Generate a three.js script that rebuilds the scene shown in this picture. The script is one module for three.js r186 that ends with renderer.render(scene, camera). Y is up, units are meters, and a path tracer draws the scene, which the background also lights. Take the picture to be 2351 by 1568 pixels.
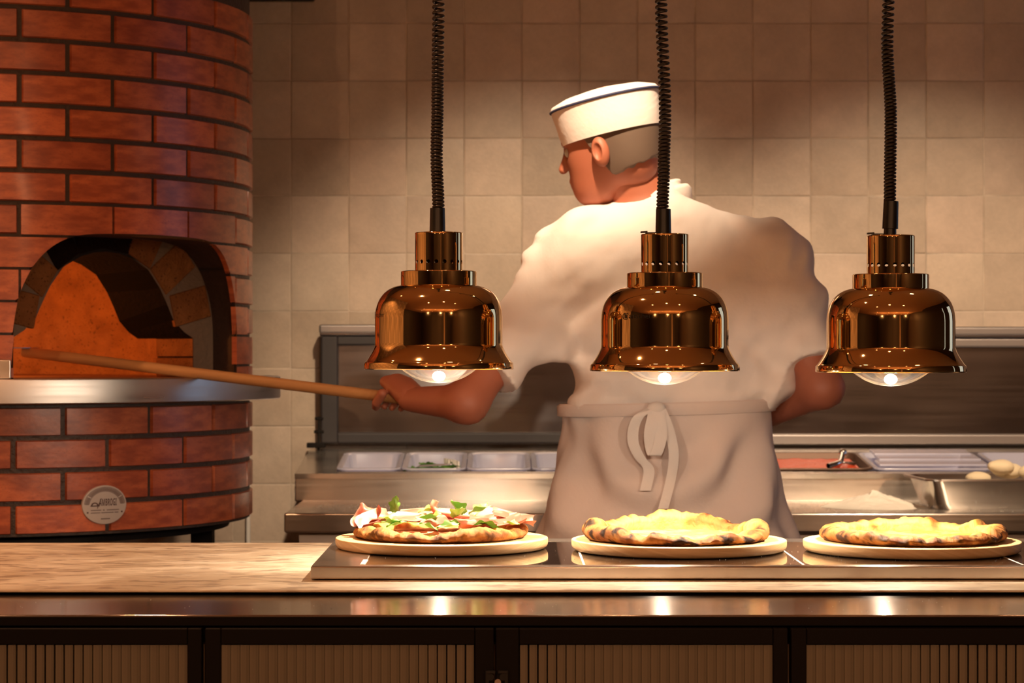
import * as THREE from 'three';
import { mergeGeometries, mergeVertices, toCreasedNormals } from 'three/addons/utils/BufferGeometryUtils.js';
import { RoundedBoxGeometry } from 'three/addons/geometries/RoundedBoxGeometry.js';
import { ImprovedNoise } from 'three/addons/math/ImprovedNoise.js';

// ---------------------------------------------------------------- camera, sky, exposure
const scene = new THREE.Scene();
const FOCAL = 5230, CX = 1160, CY = 810, EYE = 1.27;        // focal length in pixels, principal point, eye height
const camera = new THREE.PerspectiveCamera(2 * Math.atan(784 / FOCAL) * 180 / Math.PI, 2351 / 1568, 0.05, 60);
camera.setViewOffset(2351, 1568, 1175.5 - CX, 784 - CY, 2351, 1568);
camera.position.set(0, EYE, 0);
camera.lookAt(0, EYE, -10);
camera.focus = 3.45;
camera.userData.fStop = 11;
scene.add(camera);
scene.background = new THREE.Color().setRGB(0.55, 0.68, 0.95);   // overcast daylight, seen only through the side windows
const renderer = new THREE.WebGLRenderer({ antialias: true });
renderer.toneMapping = THREE.LinearToneMapping;
renderer.toneMappingExposure = 1.0;
renderer.shadowMap.enabled = true;

// two spot fittings over the kitchen aisle wash the tiled wall and the worktop
const KITCHEN_SPOTS = [[0.10, 2.78, -3.75], [1.16, 2.78, -3.75]];
const KITCHEN_POWER = 23, KITCHEN_ANGLE = 0.38, KITCHEN_COLOR = new THREE.Color().setRGB(1, 0.74, 0.49);
const HEAT_POWER = 0.55, HEAT_DOWN = 1.05, HEAT_COLOR = new THREE.Color().setRGB(1, 0.80, 0.60);
const PENDANT_POWER = 5.0, DINING_POWER = 9.0, DINING_COLOR = new THREE.Color().setRGB(1, 0.49, 0.23);

// ---------------------------------------------------------------- helpers
let seed = 7;
const rnd = () => { seed = (seed + 0x6D2B79F5) | 0; let t = Math.imul(seed ^ (seed >>> 15), 1 | seed); t = (t + Math.imul(t ^ (t >>> 7), 61 | t)) ^ t; return ((t ^ (t >>> 14)) >>> 0) / 4294967296; };
const rr = (a, b) => a + (b - a) * rnd();
const clamp = (x, a = 0, b = 1) => Math.min(b, Math.max(a, x));
const sstep = (a, b, x) => { const t = clamp((x - a) / (b - a)); return t * t * (3 - 2 * t); };
const lerp = (a, b, t) => a + (b - a) * t;
const perlin = new ImprovedNoise();
const fbm = (x, y, z, o = 4) => { let s = 0, a = 0.5; for (let i = 0; i < o; i++) { s += a * perlin.noise(x, y, z); x *= 2.03; y *= 2.03; z *= 2.03; a *= 0.5; } return s; };
const V = (x, y, z) => new THREE.Vector3(x, y, z);
const at = (px, py, d) => V((px - CX) / FOCAL * d, EYE - (py - CY) / FOCAL * d, -d);   // measured point at a known distance
const usedNames = {};
function numbered(n) { const k = usedNames[n] = (usedNames[n] ?? -1) + 1; return k ? `${n}_${String(k).padStart(3, '0')}` : n; }
function fix(m) { m.castShadow = true; m.receiveShadow = true; return m; }
function part(name, geo, mat, parent) { const m = fix(new THREE.Mesh(geo, mat)); m.name = name; parent.add(m); return m; }
function tag(o, label, category, group, kind) { o.userData.label = label; if (category) o.userData.category = category; if (group) o.userData.group = group; if (kind) o.userData.kind = kind; return o; }
function thing(name, label, category, pos, group) { const g = new THREE.Group(); g.name = numbered(name); if (pos) g.position.copy(pos); scene.add(g); return tag(g, label, category, group); }
function solo(name, geo, mat, label, category, group, kind) { const m = fix(new THREE.Mesh(geo, mat)); m.name = numbered(name); scene.add(m); return tag(m, label, category, group, kind); }
function struct(name, geo, mat, label, category) { const m = fix(new THREE.Mesh(geo, mat)); m.name = name; scene.add(m); return tag(m, label, category, null, 'structure'); }
// uv in metres from the dominant axis of the normal
function metreUV(g) {
  if (g.index) g = g.toNonIndexed();
  if (!g.attributes.normal) g.computeVertexNormals();
  const p = g.attributes.position, n = g.attributes.normal, uv = new Float32Array(p.count * 2);
  for (let i = 0; i < p.count; i++) {
    const ax = Math.abs(n.getX(i)), ay = Math.abs(n.getY(i)), az = Math.abs(n.getZ(i));
    let u, v;
    if (ay >= ax && ay >= az) { u = p.getX(i); v = p.getZ(i); } else if (ax >= az) { u = p.getZ(i); v = p.getY(i); } else { u = p.getX(i); v = p.getY(i); }
    uv[2 * i] = u; uv[2 * i + 1] = v;
  }
  g.setAttribute('uv', new THREE.BufferAttribute(uv, 2));
  return g;
}
function frontUV(g) { const p = g.attributes.position, uv = new Float32Array(p.count * 2); for (let i = 0; i < p.count; i++) { uv[2 * i] = p.getX(i) + 0.3 * p.getZ(i); uv[2 * i + 1] = p.getY(i) + 0.5 * p.getZ(i); } g.setAttribute('uv', new THREE.BufferAttribute(uv, 2)); return g; }
function box(w, h, d, r = 0, x = 0, y = 0, z = 0) {
  const g = r > 0 ? new RoundedBoxGeometry(w, h, d, 2, Math.min(r, w / 2.01, h / 2.01, d / 2.01)) : new THREE.BoxGeometry(w, h, d);
  g.translate(x, y, z);
  return metreUV(g);
}
const span = (x0, x1, y0, y1, z0, z1, r = 0) => box(x1 - x0, y1 - y0, z1 - z0, r, (x0 + x1) / 2, (y0 + y1) / 2, (z0 + z1) / 2);
const merge = a => mergeGeometries(a.map(g => { const h = g.index ? g.toNonIndexed() : g; for (const k of Object.keys(h.attributes)) if (!['position', 'normal', 'uv'].includes(k)) h.deleteAttribute(k); return h; }));
function tube(pts, r, seg = 24, rad = 8, closed = false) { return new THREE.TubeGeometry(new THREE.CatmullRomCurve3(pts, closed), seg, r, rad, closed); }
function rod(a, b, r, n = 12) { const d = b.clone().sub(a), g = new THREE.CylinderGeometry(r, r, d.length(), n); g.applyQuaternion(new THREE.Quaternion().setFromUnitVectors(V(0, 1, 0), d.clone().normalize())); const m = a.clone().add(b).multiplyScalar(0.5); g.translate(m.x, m.y, m.z); return g; }
// quads through rows of points; rows[i][j] is a Vector3
function loft(rows, closedJ = true, flip = false) {
  const n = rows[0].length, pos = [], uv = [], idx = [];
  rows.forEach((r, i) => r.forEach((p, j) => { pos.push(p.x, p.y, p.z); uv.push(j / n, i / rows.length); }));
  for (let i = 0; i + 1 < rows.length; i++) for (let j = 0; j < (closedJ ? n : n - 1); j++) {
    const a = i * n + j, b = i * n + (j + 1) % n, c = a + n, d = b + n;
    if (flip) idx.push(a, b, c, b, d, c); else idx.push(a, c, b, b, c, d);
  }
  const g = new THREE.BufferGeometry();
  g.setAttribute('position', new THREE.Float32BufferAttribute(pos, 3));
  g.setAttribute('uv', new THREE.Float32BufferAttribute(uv, 2));
  g.setIndex(idx); g.computeVertexNormals();
  return g;
}
function grid(nu, nv, f, flip = false) { const rows = []; for (let i = 0; i <= nv; i++) { const r = []; for (let j = 0; j <= nu; j++) r.push(f(j / nu, i / nv)); rows.push(r); } return loft(rows, false, flip); }
function colorize(g, f) { const p = g.attributes.position, n = g.attributes.normal, c = new Float32Array(p.count * 3), o = [0, 0, 0]; for (let i = 0; i < p.count; i++) { f(p.getX(i), p.getY(i), p.getZ(i), o, n.getX(i), n.getY(i), n.getZ(i)); c.set(o, 3 * i); } g.setAttribute('color', new THREE.BufferAttribute(c, 3)); return g; }

// ---------------------------------------------------------------- textures
function hash2(x, y) { let h = Math.imul(x, 374761393) ^ Math.imul(y, 668265263); h = Math.imul(h ^ (h >>> 13), 1274126177); return ((h ^ (h >>> 16)) >>> 0) / 4294967296; }
function tileNoise(u, v, px, py, s) { // periodic value noise on a px by py lattice
  const x = u * px, y = v * py, xi = Math.floor(x), yi = Math.floor(y), fx = x - xi, fy = y - yi, sx = fx * fx * (3 - 2 * fx), sy = fy * fy * (3 - 2 * fy);
  const h = (a, b) => hash2(((xi + a) % px + px) % px + s * 131, ((yi + b) % py + py) % py + s * 57);
  return lerp(lerp(h(0, 0), h(1, 0), sx), lerp(h(0, 1), h(1, 1), sx), sy);
}
function tileFbm(u, v, px, py, s, o = 5) { let t = 0, a = 0.5, n = 0; for (let i = 0; i < o; i++) { t += a * tileNoise(u, v, px << i, py << i, s + i); n += a; a *= 0.5; } return t / n; }
function texture(w, h, f, repU = 1, repV = 1, srgb = true) {
  const d = new Uint8Array(w * h * 4), o = [0, 0, 0];
  for (let y = 0; y < h; y++) for (let x = 0; x < w; x++) { const r = f(x / w, y / h, o) ?? o; const k = 4 * (y * w + x); if (typeof r === 'number') d[k] = d[k + 1] = d[k + 2] = clamp(r) * 255; else { d[k] = clamp(r[0]) * 255; d[k + 1] = clamp(r[1]) * 255; d[k + 2] = clamp(r[2]) * 255; } d[k + 3] = 255; }
  const t = new THREE.DataTexture(d, w, h);
  t.wrapS = t.wrapT = THREE.RepeatWrapping; t.magFilter = THREE.LinearFilter; t.minFilter = THREE.LinearFilter;
  t.repeat.set(repU, repV); if (srgb) t.colorSpace = THREE.SRGBColorSpace; t.needsUpdate = true;
  return t;
}
const mixc = (a, b, t) => [lerp(a[0], b[0], t), lerp(a[1], b[1], t), lerp(a[2], b[2], t)];
const T = {};
T.blotch = texture(512, 512, (u, v) => { const n = tileFbm(u, v, 5, 5, 3), m = tileFbm(u, v, 40, 40, 9, 3); return clamp(0.86 + (n - 0.5) * 0.42 + (m - 0.5) * 0.1); }, 2.3, 2.3);
T.tile = texture(512, 512, (u, v) => { const n = tileFbm(u, v, 6, 6, 3), m = tileFbm(u, v, 60, 60, 9, 3); return clamp(0.93 + (n - 0.5) * 0.16 + (m - 0.5) * 0.05); }, 2.3, 2.3);
T.fine = texture(512, 512, (u, v) => tileFbm(u, v, 48, 48, 5, 4), 3, 3, false);
T.brushed = texture(512, 512, (u, v) => 0.35 + 0.55 * tileFbm(u, v, 3, 128, 21, 3), 1.6, 4, false);
T.smudge = texture(512, 512, (u, v) => { const n = tileFbm(u, v, 4, 6, 31, 5), b = tileFbm(u, v, 4, 160, 23, 2); return 0.62 + 0.3 * (n - 0.5) + 0.16 * (b - 0.5); }, 1.2, 1.2, false);
T.stone = texture(1024, 1024, (u, v) => {
  const w = tileFbm(u, v, 4, 4, 71, 4) - 0.5, w2 = tileFbm(u, v, 5, 5, 75, 4) - 0.5;
  const a = tileFbm(u + 0.16 * w, v + 0.16 * w2, 7, 16, 51, 5), b = tileFbm(u - 0.1 * w2, v + 0.1 * w, 26, 60, 61, 4);
  const vein = Math.pow(1 - Math.abs(2 * tileFbm(u + 0.2 * w2, v + 0.14 * w, 7, 9, 81, 4) - 1), 14);
  let c = mixc([0.74, 0.67, 0.57], [0.85, 0.80, 0.71], sstep(0.35, 0.65, a));
  c = mixc(c, [0.52, 0.45, 0.38], sstep(0.53, 0.72, b) * 0.62);
  return mixc(c, [0.94, 0.89, 0.8], vein * 0.5);
}, 1.25, 1.25);
T.wood = texture(512, 512, (u, v) => { const g = tileFbm(u, v, 4, 60, 41, 4), s = tileFbm(u, v, 12, 150, 47, 2); const w = tileFbm(u, v, 1, 22, 43, 2); return mixc([0.72, 0.56, 0.38], [0.90, 0.77, 0.58], clamp(0.15 + 0.55 * g + 0.25 * s + 0.3 * (w - 0.4))); }, 2.2, 2.2);
T.slat = texture(256, 512, (u, v) => { const g = tileFbm(u, v, 60, 3, 91, 4); return mixc([0.40, 0.375, 0.32], [0.57, 0.535, 0.46], g); }, 8, 1.3);
T.clay = texture(512, 512, (u, v) => { const n = tileFbm(u, v, 9, 9, 101, 5), s = tileFbm(u, v, 90, 90, 107, 2); return mixc(mixc([0.52, 0.36, 0.22], [0.72, 0.54, 0.36], n), [0.3, 0.2, 0.13], sstep(0.74, 0.84, s) * 0.7); }, 3, 3);
T.brick = texture(512, 512, (u, v) => { const n = tileFbm(u, v, 5, 8, 111, 4), m = tileFbm(u, v, 50, 50, 117, 3); return mixc(mixc([0.60, 0.29, 0.18], [0.76, 0.41, 0.25], sstep(0.25, 0.75, n)), [0.45, 0.22, 0.16], sstep(0.62, 0.8, m) * 0.25); }, 1, 1);

// ---------------------------------------------------------------- materials
const std = o => new THREE.MeshStandardMaterial(o), phys = o => new THREE.MeshPhysicalMaterial(o);
const lin = (r, g, b) => new THREE.Color().setRGB(r, g, b);
const M = {
  gold: phys({ color: lin(0.96, 0.69, 0.33), metalness: 1, roughness: 0.05 }),
  goldInside: std({ color: lin(0.85, 0.62, 0.33), metalness: 1, roughness: 0.25 }),
  silver: std({ color: lin(0.85, 0.85, 0.86), metalness: 1, roughness: 0.12 }),
  black: std({ color: lin(0.012, 0.011, 0.010), roughness: 0.38 }),
  cord: std({ color: lin(0.022, 0.014, 0.010), roughness: 0.28 }),
  blackMetal: phys({ color: lin(0.008, 0.006, 0.005), roughness: 0.5, specularIntensity: 0.25 }),
  glass: phys({ color: lin(1, 1, 1), transmission: 1, roughness: 0.02, ior: 1.45, thickness: 0 }),
  bulbGlass: phys({ color: lin(1, 1, 1), transmission: 1, roughness: 0.07, ior: 1.45, thickness: 0 }),
  steel: phys({ color: lin(0.60, 0.56, 0.52), metalness: 1, roughness: 0.36, roughnessMap: T.smudge, anisotropy: 0.75, anisotropyRotation: Math.PI / 2 }),
  steelSoft: std({ color: lin(0.56, 0.53, 0.51), metalness: 1, roughness: 0.55, roughnessMap: T.smudge }),
  ledge: phys({ color: lin(0.50, 0.47, 0.44), metalness: 1, roughness: 0.11, anisotropy: 0.92, anisotropyRotation: Math.PI / 2 }),
  stone: std({ map: T.stone, roughness: 0.33, bumpMap: T.fine, bumpScale: 0.0002 }),
  ceramic: phys({ color: lin(0.012, 0.010, 0.010), roughness: 0.05, clearcoat: 1, clearcoatRoughness: 0.03 }),
  marking: std({ color: lin(0.75, 0.72, 0.68), roughness: 0.4 }),
  board: std({ map: T.wood, roughness: 0.5, bumpMap: T.fine, bumpScale: 0.0001 }),
  slat: std({ map: T.slat, roughness: 0.6 }),
  carcass: std({ color: lin(0.36, 0.26, 0.17), roughness: 0.6 }),
  grout: std({ color: lin(0.72, 0.60, 0.48), roughness: 0.9, map: T.blotch }),
  plaster: std({ color: lin(0.62, 0.47, 0.32), roughness: 0.9, map: T.blotch }),
  mortar: std({ color: lin(0.045, 0.026, 0.018), roughness: 0.55, bumpMap: T.fine, bumpScale: 0.002 }),
  soot: phys({ color: lin(0.008, 0.005, 0.0035), specularIntensity: 0.15, roughness: 0.9, bumpMap: T.fine, bumpScale: 0.002 }),
  recess: std({ color: lin(0.035, 0.016, 0.010), roughness: 0.8, bumpMap: T.fine, bumpScale: 0.002 }),
  clay: std({ color: lin(0.85, 0.72, 0.6), map: T.clay, roughness: 0.9, bumpMap: T.fine, bumpScale: 0.004 }),
  archMortar: std({ color: lin(0.20, 0.15, 0.11), roughness: 0.95, bumpMap: T.fine, bumpScale: 0.003 }),
  lidFrame: std({ color: lin(0.30, 0.27, 0.26), metalness: 0.7, roughness: 0.4 }),
  lidPanel: std({ color: lin(0.25, 0.22, 0.21), metalness: 1, roughness: 0.3, roughnessMap: T.smudge }),
  panDark: std({ color: lin(0.10, 0.055, 0.035), metalness: 0.5, roughness: 0.5 }),
  gasket: std({ color: lin(0.032, 0.027, 0.028), roughness: 0.6 }),
  polycarb: phys({ color: lin(0.80, 0.80, 0.92), transmission: 0.6, roughness: 0.2, thickness: 0, ior: 1.5 }),
  darkWood: std({ color: lin(0.022, 0.013, 0.008), roughness: 0.55 }),
  ceiling: std({ color: lin(0.50, 0.29, 0.16), roughness: 0.9 }),
  floor: std({ color: lin(0.10, 0.06, 0.04), roughness: 0.45 }),
  kitchenFloor: std({ color: lin(0.16, 0.10, 0.07), roughness: 0.5, map: T.blotch }),
  leaf: phys({ color: lin(0.10, 0.24, 0.025), roughness: 0.55, transmission: 0.2, thickness: 0 }),
  leafPale: phys({ color: lin(0.24, 0.36, 0.05), roughness: 0.55, transmission: 0.2, thickness: 0 }),
  ham: phys({ vertexColors: true, roughness: 0.42, transmission: 0.12, thickness: 0 }),
  dough: std({ color: lin(0.82, 0.68, 0.46), roughness: 0.75, bumpMap: T.fine, bumpScale: 0.001 }),
  flour: std({ color: lin(0.88, 0.82, 0.72), roughness: 1, bumpMap: T.fine, bumpScale: 0.002 }),
  sauce: std({ color: lin(0.50, 0.06, 0.02), roughness: 0.35, bumpMap: T.fine, bumpScale: 0.003 }),
  skin: phys({ color: lin(0.38, 0.12, 0.065), roughness: 0.55, sheen: 0.1 }),
  shirt: std({ color: lin(0.84, 0.75, 0.70), roughness: 0.9, bumpMap: T.fine, bumpScale: 0.0004 }),
  apron: std({ color: lin(0.74, 0.62, 0.57), roughness: 0.92, bumpMap: T.fine, bumpScale: 0.0004 }),
  navy: std({ color: lin(0.03, 0.035, 0.09), roughness: 0.8 }),
  hair: std({ color: lin(0.13, 0.085, 0.06), roughness: 0.7 }),
  trousers: std({ color: lin(0.03, 0.03, 0.035), roughness: 0.9 }),
  peelWood: std({ color: lin(0.72, 0.56, 0.42), map: T.wood, roughness: 0.6 }),
};
const glow = (c, k) => std({ color: lin(0.05, 0.05, 0.05), emissive: c, emissiveIntensity: k, roughness: 0.6 });

// ---------------------------------------------------------------- room shell
const WALL = 6.2, CEIL = 2.9;
struct('floor', span(-5.2, 5.2, -0.1, 0, -6.4, 5.1), M.kitchenFloor, 'dark floor of the kitchen and dining room', 'floor');
struct('ceiling', span(-5.2, 5.2, CEIL, CEIL + 0.1, -6.4, 5.1), M.ceiling, 'warm brown ceiling above kitchen and dining room', 'ceiling');
struct('wall_left', span(-2.3, -2.15, 0, CEIL, -6.4, -2.5), M.plaster, 'tan plastered wall beside the brick oven', 'wall');
struct('wall_dining_left', merge([span(-5.2, -5.05, 0, CEIL, -2.5, 5.1), span(-5.2, -2.3, 0, CEIL, -2.65, -2.5)]), M.darkWood, 'dark side wall of the dining room', 'wall');
struct('wall_front', span(-5.2, 5.2, 0, CEIL, 5.0, 5.15), M.darkWood, 'dark wall at the far end of the dining room', 'wall');
{ // right wall with a slit window and a broad window
  const x0 = 3.4, x1 = 3.55, wz = [[-6.05, -5.0], [-4.12, -3.98]], y0 = 0.95, y1 = 2.35;
  const g = [span(x0, x1, 0, y0, -6.4, 5.1), span(x0, x1, y1, CEIL, -6.4, 5.1), span(x0, x1, y0, y1, -6.4, wz[0][0]), span(x0, x1, y0, y1, wz[0][1], wz[1][0]), span(x0, x1, y0, y1, wz[1][1], 5.1)];
  struct('wall_right', merge(g), M.darkWood, 'dark wall to the right of the kitchen with windows', 'wall');
  wz.forEach(([a, b], i) => {
    const w = new THREE.Group(); w.name = `window_${i + 1}`; scene.add(w); tag(w, i ? 'narrow slit window in the right wall' : 'broad daylit window in the right wall', 'window', null, 'structure');
    part('pane', span(x0 + 0.07, x0 + 0.074, y0, y1, a, b), M.glass, w);
    part('frame', merge([span(x0 + 0.05, x0 + 0.09, y0, y0 + 0.03, a, b), span(x0 + 0.05, x0 + 0.09, y1 - 0.03, y1, a, b), span(x0 + 0.05, x0 + 0.09, y0, y1, a, a + 0.02), span(x0 + 0.05, x0 + 0.09, y0, y1, b - 0.02, b)]), M.blackMetal, w);
  });
}
// pilasters on the dining room wall, mirrored as pale stripes in the lamp shades
[[-1.9, 0.25], [-0.4, 0.18], [0.9, 0.12], [1.45, 0.3], [2.3, 0.16]].forEach(([x, w], i) => struct(`trim_${i + 1}`, span(x, x + w, 0, CEIL, 4.9, 5.0), i === 3 ? M.plaster : M.darkWood, 'vertical timber pilaster on the dining room wall', 'trim'));

{ // back wall of hand-made square tiles
  const PX = 0.15715, PY = 0.15675, X0 = (668 - CX) / FOCAL * WALL, Y0 = EYE + (CY - 53) / FOCAL * WALL;
  const wall = struct('wall_back', span(-2.3, 3.4, 0, CEIL, -WALL - 0.15, -WALL - 0.0018), M.grout, 'pale beige tiled kitchen wall behind the prep counter', 'wall');
  const variants = [];
  for (let k = 0; k < 6; k++) {
    const h = PX / 2 - 0.0009, hy = PY / 2 - 0.0009, s = [-1, -0.965, 0, 0.965, 1];
    const off = s.map(() => s.map(() => rr(-0.0006, 0.0006)));
    const g = grid(4, 4, (u, v) => { const i = Math.round(u * 4), j = Math.round(v * 4), edge = i % 4 === 0 || j % 4 === 0; return V(s[i] * h + (edge ? 0 : rr(-0.0006, 0.0006)), s[j] * hy, edge ? -0.0018 : off[i][j]); }, true);
    const p = g.attributes.position, uv = g.attributes.uv;
    for (let i = 0; i < p.count; i++) uv.setXY(i, p.getX(i) + k * 0.17, p.getY(i) + k * 0.11);
    variants.push(g);
  }
  const base = [[0.66, 0.53, 0.41], [0.69, 0.555, 0.44], [0.61, 0.485, 0.375], [0.64, 0.53, 0.42], [0.56, 0.445, 0.34], [0.68, 0.53, 0.415], [0.63, 0.495, 0.39]];
  const mats = base.map(c => phys({ color: lin(...c), map: T.tile, roughness: 0.4, bumpMap: T.fine, bumpScale: 0.0003 }));
  for (let i = -2; i < 16; i++) for (let j = -3; j < 10; j++) {
    const t = part('tile', variants[Math.floor(rnd() * 6)], mats[Math.floor(rnd() * mats.length)], wall);
    t.position.set(X0 + (i + 0.5) * PX, Y0 - (j + 0.5) * PY, -WALL + rr(-0.0006, 0.0006));
    t.rotation.set(rr(-0.006, 0.006), rr(-0.006, 0.006), rr(-0.004, 0.004) + (rnd() < 0.5 ? Math.PI : 0));
  }
}
struct('trim_6', span((566 - CX) / FOCAL * 6.19, (575 - CX) / FOCAL * 6.19, 0.3, 1.17, -6.196, -6.18, 0.003), M.marking, 'pale vertical edge strip on the tiles beside the oven', 'trim');

// ---------------------------------------------------------------- lamps of the room
function downlight(name, label, group, pos, power, angle, color, target, k = 30, stem = 0) {
  const t = thing(name, label, 'light', pos, group);
  part('ring', new THREE.LatheGeometry([[0.052, 0], [0.066, 0], [0.068, 0.004], [0.066, 0.012], [0.052, 0.012], [0.050, 0.006], [0.052, 0]].map(([a, b]) => new THREE.Vector2(a, b)), 32), M.blackMetal, t);
  part('lamp_face', new THREE.CylinderGeometry(0.05, 0.05, 0.004, 32).translate(0, 0.009, 0), glow(color, k), t);
  if (stem) part('stem', new THREE.CylinderGeometry(0.03, 0.05, stem, 20).translate(0, 0.012 + stem / 2, 0), M.blackMetal, t);
  const l = new THREE.SpotLight(color, power, 0, angle, 0.55, 2);
  l.position.set(pos.x, pos.y - 0.02, pos.z); l.target.position.copy(target); l.castShadow = true; l.shadow.radius = 2; l.name = name + '_beam';
  scene.add(l, l.target);
}
KITCHEN_SPOTS.forEach((p, i) => {
  const pos = V(...p);
  downlight('kitchen_spotlight', i ? 'ceiling spotlight above the flour heap end of the prep counter' : 'ceiling spotlight above the cook', 'kitchen ceiling spotlights', pos, KITCHEN_POWER, KITCHEN_ANGLE, KITCHEN_COLOR, V(pos.x, 0.86, -6.2), 30, CEIL - pos.y - 0.0125);
});
[[-0.55, 1.6], [0.75, 1.4], [-1.9, 0.2], [2.2, 0.4], [-1.3, 3.4], [0.2, 3.6], [1.7, 3.2], [2.8, 2.4], [-3.2, 2.0]].forEach(([x, z]) => downlight('dining_downlight', 'small round recessed downlight in the dining room ceiling', 'dining room downlights', V(x, CEIL - 0.013, z), DINING_POWER, 1.0, DINING_COLOR, V(x, 0, z - 0.01), 14));
[[-1.7, 1.5], [0.35, 1.8], [2.1, 1.5]].forEach(([x, z], i) => { // globe pendants over the dining tables
  const t = thing('globe_pendant', ['globe pendant on the oven side of the dining room', 'globe pendant over the middle of the dining room', 'globe pendant on the window side of the dining room'][i], 'light', V(x, 2.2, z), 'globe pendants of the dining room');
  part('globe_bulb', new THREE.SphereGeometry(0.06, 24, 16), glow(DINING_COLOR, 12), t);
  part('cap', new THREE.CylinderGeometry(0.02, 0.035, 0.05, 24).translate(0, 0.08, 0), M.blackMetal, t);
  part('cord', new THREE.CylinderGeometry(0.003, 0.003, CEIL - 2.2 - 0.105, 8).translate(0, 0.105 + (CEIL - 2.2 - 0.105) / 2, 0), M.black, t);
  const l = new THREE.PointLight(DINING_COLOR, PENDANT_POWER, 0, 2); l.position.set(x, 2.2, z); l.castShadow = true; l.shadow.radius = 2.5; l.name = 'pendant_glow'; scene.add(l);
});
[[-0.75, -1.7], [0.25, -1.9], [1.15, -1.7]].forEach(([x, z], i) => downlight('counter_downlight', ['ceiling downlight in front of the left end of the counter', 'ceiling downlight in front of the middle of the counter', 'ceiling downlight in front of the right end of the counter'][i], 'downlights in front of the counter', V(x, CEIL - 0.013, z), 0.5, 0.95, DINING_COLOR, V(x, 0, z - 0.2), 14));
[[-1.55, -3.9], [-0.75, -3.0]].forEach(([x, z]) => downlight('oven_downlight', 'recessed downlight in the ceiling in front of the oven', 'downlights in front of the oven', V(x, CEIL - 0.013, z), 6.5, 1.0, DINING_COLOR, V(x - 0.6, 0, z - 0.3), 14));

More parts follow.
